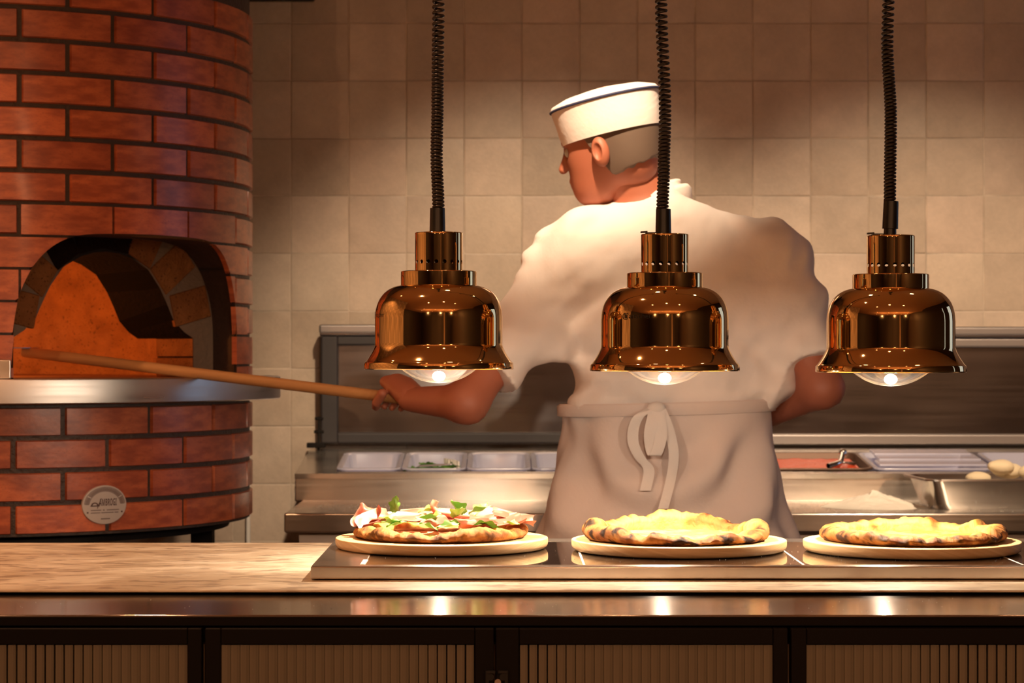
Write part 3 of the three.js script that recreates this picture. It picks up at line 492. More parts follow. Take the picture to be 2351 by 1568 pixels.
function leafGeo(len, wid, fold, curl) { // a flat leaf blade with a folded midrib, lobed edge
  return grid(6, 10, (u, v) => { const e = (u - 0.5) * 2, w = wid * Math.pow(Math.sin(Math.PI * Math.pow(clamp(v * 0.98 + 0.01), 0.72)), 0.8) * (1 + 0.22 * Math.sin(v * 17)); return V(e * w / 2, Math.abs(e) * fold * w + curl * v * v * len + 0.0016 * Math.sin(v * 9 + e * 3), v * len); });
}
function hamGeo(len, wid, sd, amp) {
  const g = grid(22, 16, (u, v) => { const x = (u - 0.5) * len, z = (v - 0.5) * wid * (0.75 + 0.35 * Math.sin(u * 3)); const y = amp * (0.55 * Math.sin(v * 7 + sd + u * 2.2) + 0.45 * perlin.noise(u * 3 + sd, v * 3.4, sd)) + amp * 0.8 * Math.pow(Math.abs(v - 0.5) * 2, 2); return V(x + 0.004 * perlin.noise(v * 4, sd, u), y, z + 0.4 * amp * Math.sin(u * 5 + sd)); });
  const u = g.attributes.uv; let q = 0;
  return colorize(g, (x, y, z, o) => { const v = u.getY(q) * 17 / 16, uu = u.getX(q); q++; const fat = sstep(0.16, 0.04, v) + 0.5 * sstep(0.15, 0.3, perlin.noise(uu * 4, v * 9 + sd, 3)); const c = mixc([0.36, 0.085, 0.05], [0.52, 0.26, 0.18], clamp(fat)); o[0] = c[0]; o[1] = c[1]; o[2] = c[2]; });
}
{
  const p1 = pizzaBase('ham_pizza', 'pizza topped with folded cured ham and green leaves', boardSpots[0], (1011 - 1014.5) / FOCAL * 3.5, 0.1375, 3.1, { h: 0.0215, brown: 0.75, char: 0.7, cheese: [0.80, 0.66, 0.36], cheesy: 0.45, bumps: [[1.57, 0.9, -0.004], [0.05, 0.35, 0.006]] });
  // ham: x, y, z, length, width, seed, amplitude, turn, roll, pitch
  [[-0.1, 0.025, 0.01, 0.06, 0.05, 1.0, 0.008, 0.5, 0.2, 0.2], [-0.116, 0.030, -0.015, 0.04, 0.04, 4.2, 0.010, 1.2, 0.7, 0.1], [-0.065, 0.026, -0.01, 0.09, 0.06, 2.1, 0.008, 0.15, 0.05, 0.12], [-0.02, 0.026, -0.05, 0.10, 0.06, 5.3, 0.007, -0.2, 0, 0.25], [0.035, 0.024, -0.03, 0.10, 0.05, 7.4, 0.007, 0.3, -0.05, 0.2], [0.075, 0.026, -0.045, 0.07, 0.055, 8.8, 0.011, -0.5, 0.2, 0.25], [0.085, 0.024, 0.035, 0.085, 0.055, 9.6, 0.008, 0.35, 0.1, 0.15], [0.113, 0.030, 0.0, 0.065, 0.055, 3.7, 0.010, 0.1, -0.25, 0.2], [0.06, 0.021, 0.06, 0.06, 0.04, 6.6, 0.006, 0.2, 0, 0.1], [0.0, 0.024, 0.03, 0.06, 0.05, 11.1, 0.006, 0.9, 0, 0.1]].forEach(([x, y, z, l, w, sd, amp, ry, rz, rx]) => { const h = part('ham_slice', hamGeo(l, w, sd, amp), M.ham, p1); h.position.set(x, y, z); h.rotation.set(rx, ry, rz); });
  const curl = part('ham_slice', colorize(tube([V(0.045, 0.030, -0.03), V(0.015, 0.034, -0.03), V(-0.006, 0.038, -0.03), V(-0.012, 0.046, -0.03), V(-0.008, 0.055, -0.03)], 0.0055, 24, 10).scale(1, 1, 1.6), (x, y, z, o) => { o[0] = 0.55; o[1] = 0.22; o[2] = 0.14; }), M.ham, p1); curl.position.z = 0.02;
  const leaves = [[-0.072, 0.037, 0.0, 0.03, 0.017, -1.25, 0.4], [-0.036, 0.036, -0.03, 0.036, 0.018, -0.2, 1.5], [-0.09, 0.026, 0.05, 0.034, 0.016, 0.1, 1.2], [-0.05, 0.027, 0.06, 0.032, 0.016, 0.15, -1.4], [-0.02, 0.030, 0.035, 0.034, 0.02, -0.3, 0.8], [-0.005, 0.030, 0.05, 0.04, 0.02, -0.2, -0.9], [0.008, 0.028, 0.062, 0.032, 0.017, 0.2, 1.7], [0.022, 0.032, 0.04, 0.04, 0.022, -0.35, 0.4], [0.035, 0.036, 0.022, 0.042, 0.024, -0.6, -0.5], [0.045, 0.037, 0.03, 0.038, 0.024, -0.35, 1.3], [0.052, 0.034, 0.012, 0.036, 0.02, -0.5, 2.4], [0.062, 0.026, 0.075, 0.04, 0.018, 0.15, 1.4], [0.08, 0.027, 0.07, 0.036, 0.018, 0.15, -1.5], [0.098, 0.026, 0.055, 0.03, 0.015, 0.1, 1.0], [-0.03, 0.026, 0.075, 0.03, 0.014, 0.2, 1.55], [0.03, 0.026, 0.08, 0.036, 0.018, 0.2, -1.2], [-0.094, 0.032, 0.03, 0.028, 0.012, 0.1, 1.6]];
  leaves.forEach(([x, y, z, l, w, rx, ry], i) => { const m = part('leaf', leafGeo(l, w, 0.28, rr(-0.2, 0.25)), i % 3 === 1 ? M.leafPale : M.leaf, p1); m.position.set(x, y, z); m.rotation.set(rx, ry, rr(-0.3, 0.3), 'YXZ'); });
  pizzaBase('cheese_pizza', 'golden cheese pizza with blistered crust on the middle board', boardSpots[1], (1553 - 1558.5) / FOCAL * 3.5, 0.1445, 8.6, { h: 0.0225, brown: 1.0, char: 1.0, cheese: [0.74, 0.52, 0.12], cheesy: 0.45, bumps: [[1.57, 0.9, -0.006], [-1.55, 0.34, 0.0165], [-1.0, 0.3, 0.005], [0, 0.3, 0.008], [Math.PI, 0.35, 0.008], [-2.4, 0.5, 0.004]] });
  pizzaBase('tomato_pizza', 'tomato and cheese pizza with charred crust on the right board', boardSpots[2], (2096 - 2093) / FOCAL * 3.5, 0.1425, 14.9, { h: 0.021, brown: 0.9, char: 0.9, cheese: [0.72, 0.47, 0.08], cheesy: 0.3, bumps: [[1.57, 0.9, -0.005], [-1.5, 0.5, 0.007], [0.05, 0.22, 0.006], [-0.5, 0.16, 0.008], [2.9, 0.4, 0.005]] });
}
{ // stray flour and crumbs on the glass and the ledge
  const n = 420, im = fix(new THREE.InstancedMesh(new THREE.IcosahedronGeometry(0.0006, 0), M.flour, n)), m = new THREE.Matrix4();
  for (let i = 0; i < n; i++) { const onLedge = i > 330; const s = rr(0.4, 1.3); m.makeScale(s, s * 0.6, s).setPosition(onLedge ? rr(-0.65, 0.9) : rr(-0.18, 0.85), onLedge ? TOPY - 0.0067 : PLATE_Y, onLedge ? rr(-3.07, -2.9) : rr(-3.62, -3.27)); im.setMatrixAt(i, m); }
  im.name = 'flour_specks'; tag(im, 'specks of flour scattered over the warming plate and ledge', 'flour', null, 'stuff'); scene.add(im);
}

// ---------------------------------------------------------------- heat lamps
{
  const k = 3.52 / FOCAL, v2 = a => a.map(([r, y]) => new THREE.Vector2(r * k, y * k));
  const shade = new THREE.LatheGeometry(new THREE.SplineCurve(v2([[146.5, 60], [147, 54], [149.5, 47], [154, 38], [160, 28], [166, 19.5], [168.5, 17]])).getPoints(24).reverse().concat(v2([[146.5, 80], [146.5, 116], [145.8, 128]]), new THREE.SplineCurve(v2([[145, 135], [142, 147], [138, 157], [132, 167], [124, 176], [115, 183], [104, 188.5], [94, 191.5], [86, 193]])).getPoints(28)), 128);
  const lip = new THREE.LatheGeometry(v2([[168.5, 17], [171.2, 14], [171.8, 3], [171, 0.4], [168.5, 0.2], [167, 2]]), 128);
  const inner = new THREE.LatheGeometry(v2([[167, 2], [164.5, 17], [158, 27], [152, 38], [147.5, 47], [145, 55], [144.5, 116], [140, 145], [130, 166], [113, 181], [86, 190], [20, 192]]), 96);
  const collar = new THREE.LatheGeometry(v2([[86, 192], [87, 193], [87, 223], [86.3, 224.6], [84.5, 225.3], [54, 226]]), 96);
  const capTop = new THREE.LatheGeometry(v2([[54.5, 308], [54.5, 312], [53.8, 313.6], [52.5, 314.3], [0.1, 314.3]]), 72);
  // neck with a ring of real vent holes: rectangular cells, each with an octagonal hole
  const neck = (() => {
    const n = 18, r = 54.5, pos = [], yh = 246, hr = 4.6, cell = 2 * Math.PI / n, tri = (...p) => p.forEach(([a, y]) => pos.push(r * k * Math.sin(a), y * k, r * k * Math.cos(a)));
    const quad = (a, b, c, d) => { tri(a, b, c); tri(a, c, d); };
    for (let i = 0; i < n; i++) {
      const a0 = (i + 0.35) * cell, a1 = a0 + cell, am = (a0 + a1) / 2, dh = hr / r, sub = 3;
      for (let s = 0; s < sub; s++) { const b0 = lerp(a0, a1, s / sub), b1 = lerp(a0, a1, (s + 1) / sub); quad([b0, 225], [b1, 225], [b1, yh - 7], [b0, yh - 7]); quad([b0, yh + 7], [b1, yh + 7], [b1, 308.5], [b0, 308.5]); }
      const m = 16, hole = j => { const t = j / m * 2 * Math.PI; return [am + dh * Math.cos(t), yh + hr * Math.sin(t)]; }, out = j => { const t = j / m * 2 * Math.PI, c = Math.cos(t), s = Math.sin(t), q = 1 / Math.max(Math.abs(c), Math.abs(s)); return [am + (a1 - a0) / 2 * c * q, yh + 7 * s * q]; };
      for (let j = 0; j < m; j++) quad(hole(j), out(j), out(j + 1), hole(j + 1));
    }
    const g = new THREE.BufferGeometry(); g.setAttribute('position', new THREE.Float32BufferAttribute(pos, 3));
    const nrm = new Float32Array(pos.length); for (let i = 0; i < pos.length; i += 3) { const l = Math.hypot(pos[i], pos[i + 2]); nrm[i] = pos[i] / l; nrm[i + 2] = pos[i + 2] / l; }
    g.setAttribute('normal', new THREE.BufferAttribute(nrm, 3)); g.setAttribute('uv', new THREE.BufferAttribute(new Float32Array(pos.length / 3 * 2), 2));
    return g;
  })();
  const bulbGlass = new THREE.LatheGeometry(new THREE.SplineCurve(v2([[0.1, -32], [30, -28.6], [60, -17.8], [87, 0.2], [97, 12], [96, 24]])).getPoints(24), 64);
  const bulbMirror = new THREE.LatheGeometry(v2([[96, 24], [88, 48], [66, 84], [40, 112], [26, 130], [24, 190]]), 64);
  const filament = new THREE.SphereGeometry(15 * k, 20, 14).scale(1, 0.8, 1).translate(0, -16 * k, 0);
  // printed maker's name
  const cv = document.createElement('canvas'); cv.width = 512; cv.height = 128; const c = cv.getContext('2d');
  c.clearRect(0, 0, 512, 128); c.fillStyle = '#120c08'; c.strokeStyle = '#120c08'; c.lineWidth = 9; c.beginPath(); c.arc(58, 64, 46, 0.7, 5.6); c.stroke(); c.font = 'bold 84px sans-serif'; c.fillText('B', 34, 94); c.font = '84px sans-serif'; c.fillText('artscher', 104, 94, 400);
  const logoTex = new THREE.CanvasTexture(cv); logoTex.colorSpace = THREE.SRGBColorSpace;
  const logoMat = std({ map: logoTex, transparent: true, roughness: 0.5, alphaTest: 0.4 });
  const la = 0.62, logoGeo = grid(24, 1, (u, v) => V(147.2 * k * Math.sin((u - 0.5) * la), (114 + 20 * v) * k, 147.2 * k * Math.cos((u - 0.5) * la)), true);
  { const u = logoGeo.attributes.uv; for (let i = 0; i < u.count; i++) u.setXY(i, (i % 25) / 24, i < 25 ? 0 : 1); }
  const lamps = [
    { px: 1007.5, py: 848, d: 3.52, yaw: -1.42, sw: 2.2, label: 'gold dome heat lamp hanging over the ham pizza', bottom: [-1, 478], pts: [[0, 3], [0.3, -1], [0.7, 0], [1, 2]], lean: [-3, 0], loose: 190, p0: 13.6 },
    { px: 1526, py: 852, d: 3.51, yaw: -0.52, sw: -0.5, label: 'gold dome heat lamp hanging in front of the cook', bottom: [-5, 480], lean: [-7, -3], loose: 330, p0: 13.4 },
    { px: 2045, py: 855, d: 3.5, yaw: 2.5, sw: -0.55, label: 'gold dome heat lamp hanging over the tomato pizza at the right', bottom: [-1, 462], lean: [1, -6], loose: 160, p0: 15.3 },
  ];
  const sway = [[[0, 0], [0.25, -4], [0.5, -2], [1, 0]], [[0, 0], [0.18, 3], [0.45, 6], [1, -3]], [[0, 0], [0.4, 2], [0.75, -6], [1, -3]]];
  lamps.forEach((L, i) => {
    const s = L.d / 3.52, base = at(L.px, L.py, L.d), t = thing('heat_lamp', L.label, 'heat lamp', base, 'gold heat lamps over the warming plate');
    t.scale.setScalar(s);
    const body = part('shade', merge([shade, lip, collar]), M.gold, t);
    part('shade_lining', inner, M.goldInside, body);
    const nk = part('neck', merge([neck, capTop]), M.gold, t); nk.rotation.y = L.yaw;
    const bulb = part('bulb', bulbGlass, M.bulbGlass, t);
    part('bulb_reflector', bulbMirror, M.silver, bulb);
    part('filament', filament, glow(lin(1, 0.78, 0.5), 40), bulb);
    if (i < 2) { const lg = part('printed_name', logoGeo, logoMat, body); lg.rotation.y = L.yaw + (i ? 0.05 : 0.24); tag(lg, 'small black printed maker name'); }
    const sw = part('rocker_switch', merge([box(26 * k, 4 * k, 20 * k, 1.5 * k, 0, 316 * k, 0), box(16 * k, 4 * k, 12 * k, 1 * k, 3 * k, 319 * k, 0).rotateZ(0.06)]), M.black, t);
    const sa = L.sw; sw.position.set(36 * k * Math.sin(sa) * (i ? 1 : 0.6), 0, 34 * k * Math.cos(sa) * 0.4 - (i ? 0 : 30 * k)); if (i) sw.position.x = -32 * k;
    // cord: black sleeve and a coiled cable up to the ceiling
    const sleeveTop = (L.py - L.bottom[1]) * k;
    const sl = part('cord_sleeve', merge([new THREE.CylinderGeometry(17 * k, 18.2 * k, sleeveTop - (i === 2 ? 330 : 313) * k, 28).translate(0, (sleeveTop + (i === 2 ? 330 : 313) * k) / 2, 0), new THREE.CylinderGeometry(14 * k, 15 * k, 20 * k, 24).translate(0, 323 * k, 0)]), M.black, t);
    sl.position.x = -3 * k; if (i === 2) sl.rotation.z = -0.035; if (i === 2) sl.position.x = -16 * k + 3 * k;
    const yTop = (CEIL - 0.03 - base.y) / s, xs = y => { const q = clamp((y - sleeveTop) / (480 * k)), w = sway[i]; for (let m = 0; m + 1 < w.length; m++) if (q <= w[m + 1][0]) { const f = (q - w[m][0]) / (w[m + 1][0] - w[m][0]), e = f * f * (3 - 2 * f); return lerp(w[m][1], w[m + 1][1], e) * k; } return w[w.length - 1][1] * k; };
    const x0 = (L.bottom[0] + (i === 2 ? -1 : 0)) * k, pts = [], rc = 10.9 * k, rw = 3.95 * k;
    let y = sleeveTop - 4 * k, a = 0;
    while (y < yTop) { const py = L.py - y / k, p = lerp(8.35, L.p0, sstep(L.loose + 40, Math.max(-40, L.loose - 190), py) * (i === 2 ? (py < 165 ? 1 : 0.02) : 1)) + (py < -30 ? 6 : 0), n = py < -30 ? 8 : 14; for (let q = 0; q < n; q++) { pts.push(V(x0 + xs(y) + rc * Math.sin(a), y, rc * Math.cos(a))); a += 2 * Math.PI / n; y += p * k / n; } }
    part('coiled_cord', new THREE.TubeGeometry(new THREE.CatmullRomCurve3(pts), pts.length, rw, 7), M.cord, t);
    part('ceiling_cap', new THREE.CylinderGeometry(0.03, 0.035, 0.03, 32).translate(x0, yTop + 0.0155, 0), M.black, t);
    const light = new THREE.PointLight(HEAT_COLOR, HEAT_POWER, 0, 2);
    light.position.set(base.x, base.y - 16 * k, base.z); light.castShadow = true; light.shadow.radius = 0.45; light.name = 'heat_lamp_glow'; scene.add(light);
    const beam = new THREE.SpotLight(HEAT_COLOR, HEAT_DOWN, 0, 1.25, 1, 2);
    beam.position.copy(light.position); beam.target.position.set(base.x, 0, base.z); beam.castShadow = true; beam.shadow.radius = 0.45; beam.name = 'heat_lamp_beam'; scene.add(beam, beam.target);
  });
}

// ---------------------------------------------------------------- prep counter along the tiled wall
const PREP_Y = EYE - 0.366, RF = 5.63, RB = 6.09, RY0 = 0.972, RY1 = 1.0145, SLOPE = Math.atan2(RY1 - RY0, RB - RF);
const railY = d => lerp(RY0, RY1, (d - RF) / (RB - RF));
{
  const x0 = (652 - CX) / FOCAL * 5.2, x1 = 2.4, rx0 = (677 - CX) / FOCAL * RF;
  const pc = thing('prep_counter', 'stainless steel pizza prep counter with raised pan rail and open lids', 'prep counter', V(0.95, 0, -5.6));
  const o = pc.position, S = (a, b, c, d, e, f, r) => span(a - o.x, b - o.x, c, d, e - o.z, f - o.z, r);
  part('worktop', S(x0, x1, PREP_Y - 0.045, PREP_Y, -RF - 0.02, -5.2, 0.005), M.steel, pc);
  part('cabinet_body', S(x0 + 0.03, x1, 0.1, PREP_Y - 0.046, -6.12, -5.25), M.steelSoft, pc);
  for (let i = 0; i < 4; i++) { const a = x0 + 0.05 + i * 0.7; const d = part('cabinet_door', S(a, a + 0.68, 0.14, PREP_Y - 0.075, -5.249, -5.225, 0.004), M.steel, pc); part('door_handle', S(a + 0.05, a + 0.63, PREP_Y - 0.11, PREP_Y - 0.09, -5.2245, -5.21, 0.003), M.blackMetal, d); }
  for (const [lx, lz] of [[x0 + 0.08, -5.32], [x1 - 0.1, -5.32], [x0 + 0.08, -6.05], [x1 - 0.1, -6.05]]) part('leg', new THREE.CylinderGeometry(0.025, 0.025, 0.1, 16).translate(lx - o.x, 0.05, lz - o.z), M.steelSoft, pc);
  // raised rail: front panel, sloping top bars, sloping end cheek, dark well
  const slopeBar = (a, b, d0, d1, h = 0.02) => { const g = span(a - o.x, b - o.x, -h, 0, -(d1 - d0) / Math.cos(SLOPE), 0); g.applyMatrix4(new THREE.Matrix4().makeTranslation(0, railY(d0), -d0 - o.z).multiply(new THREE.Matrix4().makeRotationX(SLOPE))); return metreUV(g); };
  part('rail_front', S(rx0, x1, PREP_Y - 0.001, RY0 - 0.001, -RF - 0.012, -RF, 0.003), M.steel, pc);
  part('rail_lip', merge([slopeBar(rx0, x1, RF - 0.006, RF + 0.032, 0.012), slopeBar(rx0, x1, RB - 0.07, RB, 0.02), slopeBar(rx0, rx0 + 0.10, RF + 0.03, RB - 0.06, 0.02)]), M.steel, pc);
  part('rail_back', S(rx0, x1, PREP_Y - 0.001, RY1 - 0.021, -RB, -RB + 0.01), M.steelSoft, pc);
  part('rail_end', (() => { const sh = new THREE.Shape([[RF, PREP_Y], [RB, PREP_Y], [RB, RY1 - 0.021], [RF + 0.012, RY0 - 0.02]].map(([d, y]) => new THREE.Vector2(-d, y))); return metreUV(new THREE.ExtrudeGeometry(sh, { depth: 0.01, bevelEnabled: false }).applyMatrix4(new THREE.Matrix4().makeBasis(V(0, 0, 1), V(0, 1, 0), V(1, 0, 0)).setPosition(rx0 - o.x, 0, -o.z))); })(), M.steel, pc);
  // two lids standing open against the wall
  const lidD = 6.105, ly0 = EYE - (1022 - CY) / FOCAL * lidD, ly1 = EYE - (745 - CY) / FOCAL * lidD;
  [[(733 - CX) / FOCAL * lidD, 0.52, 0], [0.53, 2.35, -0.004]].forEach(([a, b, dy]) => {
    const y0 = ly0 + dy, y1 = ly1 + dy - (dy ? 0.002 : 0), fw = 0.05, z = -lidD - o.z;
    const lid = part('lid', merge([span(a - o.x, b - o.x, y1 - 0.024, y1, z - 0.045, z + 0.012, 0.006), span(a - o.x, b - o.x, y0, y1 - 0.02, z - 0.045, z - 0.02, 0.003)]), M.lidFrame, pc);
    part('lid_edge', span(a - o.x + 0.002, b - o.x - 0.002, y1 - 0.0275, y1 - 0.0235, z - 0.01, z + 0.013, 0.001), M.silver, lid);
    part('gasket', merge([span(a - o.x + 0.004, a - o.x + fw, y0 + 0.004, y1 - 0.03, z - 0.021, z + 0.004, 0.006), span(b - o.x - fw, b - o.x - 0.004, y0 + 0.004, y1 - 0.03, z - 0.021, z + 0.004, 0.006), span(a - o.x + fw - 0.003, b - o.x - fw + 0.003, y0 + 0.004, y0 + 0.034, z - 0.021, z + 0.0034, 0.006), span(a - o.x + fw - 0.003, b - o.x - fw + 0.003, y1 - 0.056, y1 - 0.03, z - 0.021, z + 0.0034, 0.006)]), dy ? M.lidFrame : M.gasket, lid);
    part('inner_panel', span(a - o.x + fw - 0.005, b - o.x - fw + 0.005, y0 + 0.03, y1 - 0.05, z - 0.0205, z - 0.014), M.lidPanel, lid);
  });
  const hx = (737 - CX) / FOCAL * 6.05 - o.x - 0.006, hz = -6.04 - o.z;
  part('lid_hinge', merge([rod(V(hx, railY(6.04), hz), V(hx, 1.10, hz - 0.02), 0.003), box(0.022, 0.008, 0.012, 0.002, hx, 1.095, hz - 0.02), box(0.026, 0.008, 0.012, 0.002, hx, 1.06, hz - 0.015), box(0.05, 0.014, 0.02, 0.003, hx - 0.006, 1.025, hz)]), M.blackMetal, pc);
}
// rounded rectangular pan, rim at y = 0
function panGeo(w, d, h, { rim = 0.009, taper = 0.012, r = 0.022, th = 0.002, wall = 0 } = {}) {
  const loop = (hw, hd, rad, y) => { const o = []; for (let q = 0; q < 4; q++) for (let i = 0; i <= 5; i++) { const a = (q + i / 5) * Math.PI / 2, sx = [1, -1, -1, 1][q], sz = [1, 1, -1, -1][q]; o.push(V(sx * (hw - rad) + rad * Math.cos(a), y, sz * (hd - rad) + rad * Math.sin(a))); } return o; };
  const W = w / 2, D = d / 2, rows = [loop(W - rim, D - rim, r, -th * 2), loop(W, D, r + rim * 0.4, -th * 2.2), loop(W, D, r + rim * 0.4, -th * 0.6), loop(W - 0.001, D - 0.001, r + rim * 0.4, 0), loop(W - rim + 0.002, D - rim + 0.002, r, 0), loop(W - rim - wall, D - rim - wall, r, -0.003), loop(W - rim - wall - taper, D - rim - wall - taper, r, -h + 0.012), loop(W - rim - wall - taper - 0.008, D - rim - wall - taper - 0.008, r, -h), loop(0.004, 0.004, 0.003, -h)];
  const g = loft(rows, true, false);
  const outer = loft([loop(W - rim, D - rim, r, -th * 2), loop(W - rim - taper + th, D - rim - taper + th, r, -h + 0.011), loop(W - rim - taper - 0.008 + th, D - rim - taper - 0.008 + th, r, -h - th), loop(0.004, 0.004, 0.003, -h - th)], true, true);
  return metreUV(toCreasedNormals(mergeGeometries([g, outer]), 0.7));
}
function onRail(o, x, d, lift = 0.004) { o.position.set(x, railY(d) + lift, -d); o.rotation.x = SLOPE; return o; }
{
  const pg = panGeo(0.161, 0.30, 0.10, { rim: 0.010, wall: 0.004, r: 0.02 });
  const names = ['clear plastic food pan nearest the lid hinge at the left end', 'clear plastic food pan with green leaves and a steel scoop', 'empty clear plastic food pan third from the left', 'clear plastic food pan beside the cook, fourth from the left', 'clear plastic food pan mostly hidden behind the cook'];
  names.forEach((l, i) => onRail(solo('food_pan', pg, M.polycarb, l, 'food pan', 'clear pans in the rail'), -0.4235 + 0.0815 + i * 0.163, 5.835));
  onRail(solo('food_pan', panGeo(0.30, 0.30, 0.06, { rim: 0.012, r: 0.02 }), M.polycarb, 'wide clear plastic pan with lids stacked on it, right of the sauce pan', 'food pan'), (2128 - CX) / FOCAL * 5.8, 5.835);
  onRail(solo('food_pan', panGeo(0.30, 0.30, 0.06, { rim: 0.012, r: 0.02 }), M.polycarb, 'clear plastic pan at the right edge behind the dough tray', 'food pan'), (2128 - CX) / FOCAL * 5.8 + 0.312, 5.835);
  onRail(solo('sauce_pan', panGeo(0.40, 0.30, 0.08, { rim: 0.010, r: 0.03 }), M.panDark, 'dark steel pan of red tomato sauce right of the cook', 'pan'), (1812 - CX) / FOCAL * 5.8, 5.835);
  const sx = (1812 - CX) / FOCAL * 5.8;
  onRail(solo('tomato_sauce', metreUV(grid(24, 16, (u, v) => V((u - 0.5) * 0.355, -0.014 + 0.006 * fbm(u * 9, v * 7, 2), (v - 0.5) * 0.255))), M.sauce, 'red tomato sauce in the steel pan', 'sauce'), sx, 5.835);
  const lad = thing('ladle', 'steel ladle handle resting on the sauce pan rim', 'ladle', V((1925 - CX) / FOCAL * 5.72, railY(5.72) + 0.012, -5.72));
  part('handle', tube([V(-0.03, -0.005, 0.03), V(0.0, 0.002, 0.01), V(0.012, 0.012, -0.03), V(0.02, 0.022, -0.07)], 0.007, 24, 10), M.silver, lad);
  part('bowl', new THREE.SphereGeometry(0.03, 24, 12, 0, Math.PI * 2, Math.PI / 2, Math.PI / 2).translate(0.03, -0.002, -0.11), M.silver, lad);
  part('handle_end', new THREE.SphereGeometry(0.0105, 16, 12).translate(0.022, 0.024, -0.075), M.silver, lad);
  [0, 1, 2].forEach(i => onRail(solo('pan_lid', metreUV(box(0.27 - i * 0.01, 0.007, 0.085, 0.003)), M.polycarb, ['lowest', 'middle', 'topmost'][i] + ' clear lid stacked on the wide plastic pan', 'pan lid', 'clear lids on the wide pan'), (2128 - CX) / FOCAL * 5.8 + rr(-0.006, 0.006), 5.75 + i * 0.075, 0.008 + i * 0.0035));
  // greens and scoop in the second pan
  const gx = -0.4235 + 0.0815 + 0.163, gr = thing('herb_bunch', 'dark green herb leaves in the second plastic pan', 'herbs', V(gx - 0.01, railY(5.83) - 0.03, -5.83));
  for (let i = 0; i < 16; i++) { const m = part('leaf', leafGeo(0.05, 0.026, 0.3, 0.1), M.leaf, gr); m.position.set(rr(-0.035, 0.03), rr(-0.01, 0.02), rr(-0.06, 0.04)); m.rotation.set(rr(-0.5, 0.4), rr(0, 6), rr(-0.4, 0.4)); }
  solo('scoop', box(0.085, 0.004, 0.02, 0.0018, 0, 0, 0).rotateZ(0.06).translate(gx + 0.005, railY(5.70) + 0.0105, -5.70), M.silver, 'steel scoop handle lying across the second plastic pan', 'scoop');
  solo('paper_liner', metreUV(grid(10, 6, (u, v) => V(gx + 0.02 + u * 0.04, railY(5.85) - 0.03 + v * 0.035 - 0.01 * u * u, -5.9 + 0.02 * Math.sin(u * 5)))), M.flour, 'white paper liner beside the herbs in the second pan', 'paper');
  // dough tray on the worktop
  const tr = V((2150 - CX) / FOCAL * 5.28 + 0.145, PREP_Y + 0.073, -5.405);
  const tray = solo('dough_tray', panGeo(0.42, 0.26, 0.0705, { rim: 0.014, taper: 0.02, r: 0.03 }), M.steel, 'deep steel tray of dough pieces on the worktop at the right', 'tray'); tray.position.copy(tr).add(V(0.03, 0, 0)); tray.rotation.y = 0.06;
  [[-0.02, 0.012, 0.03, 0.030, 0.6], [0.052, 0.002, 0.052, 0.029, -0.4], [0.01, 0.0, -0.04, 0.030, 0.2], [0.09, 0.002, -0.03, 0.030, 1.0], [-0.078, -0.012, 0.055, 0.024, 0.1], [0.125, -0.004, 0.045, 0.026, 0.3]].forEach(([x, y, z, r, a], i) => {
    const g = new THREE.SphereGeometry(r, 28, 18); const p = g.attributes.position; for (let q = 0; q < p.count; q++) { const n = 1 + 0.16 * perlin.noise(p.getX(q) * 30 + i * 3, p.getY(q) * 30, p.getZ(q) * 30); p.setXYZ(q, p.getX(q) * n * 1.25, p.getY(q) * n * 0.62, p.getZ(q) * n); } g.computeVertexNormals();
    const m = solo('dough_piece', g, M.dough, ['pale dough piece on top of the heap in the steel tray', 'pale dough piece at the front right of the tray heap', 'pale dough piece at the back of the tray heap', 'pale dough piece at the far right back of the tray', 'small pale dough piece at the left of the tray heap', 'pale dough piece at the front right corner of the tray'][i], 'dough', 'dough pieces in the steel tray'); m.position.copy(tr).add(V(x + 0.045, y + 0.011, z)); m.rotation.y = a;
  });
  [[-0.015, -0.04], [0.05, -0.045], [0.10, -0.035], [0.025, 0.035], [-0.055, 0.025], [0.10, 0.042]].forEach(([x, z], i) => { const m = solo('dough_piece', new THREE.SphereGeometry(0.031, 20, 14).scale(1.05, 0.8, 1), M.dough, 'dough piece in the lower layer of the steel tray', 'dough', 'lower dough pieces in the steel tray'); m.position.copy(tr).add(V(x + 0.06, -0.0455, z)); });
  // flour heap
  const fx = (2006 - CX) / FOCAL * 5.4, fg = grid(40, 24, (u, v) => { const a = u * 2 * Math.PI, r = v, n = 1 + 0.2 * perlin.noise(Math.cos(a) * 2, Math.sin(a) * 2, 4); const hgt = 0.036 * Math.pow(1 - r, 1.2) * (1 + 0.6 * fbm(Math.cos(a) * r * 4, Math.sin(a) * r * 4, 8)); return V(fx + Math.cos(a) * r * 0.125 * n, PREP_Y + 0.0004 + Math.max(0, hgt), -5.42 + Math.sin(a) * r * 0.13 * n); }, true);
  solo('flour_heap', metreUV(fg), M.flour, 'heap of pale flour on the worktop left of the dough tray', 'flour', null, 'stuff');
  const n = 500, im = fix(new THREE.InstancedMesh(new THREE.IcosahedronGeometry(0.0008, 0), M.flour, n)), m = new THREE.Matrix4();
  for (let i = 0; i < n; i++) { const s = rr(0.4, 1.6), g = i < 300; const gx2 = g ? fx - 0.02 + (rnd() + rnd() + rnd() - 1.5) * 0.34 : rr(-0.45, -0.12); m.makeScale(s * 2, s * 0.35, s).setPosition(gx2, PREP_Y + 0.0003, g ? rr(-5.55, -5.24) : -5.4 + (rnd() + rnd() - 1) * 0.13); im.setMatrixAt(i, m); }
  im.name = 'flour_dusting'; tag(im, 'dusting of flour grains across the steel prep worktop', 'flour', null, 'stuff'); scene.add(im);
}

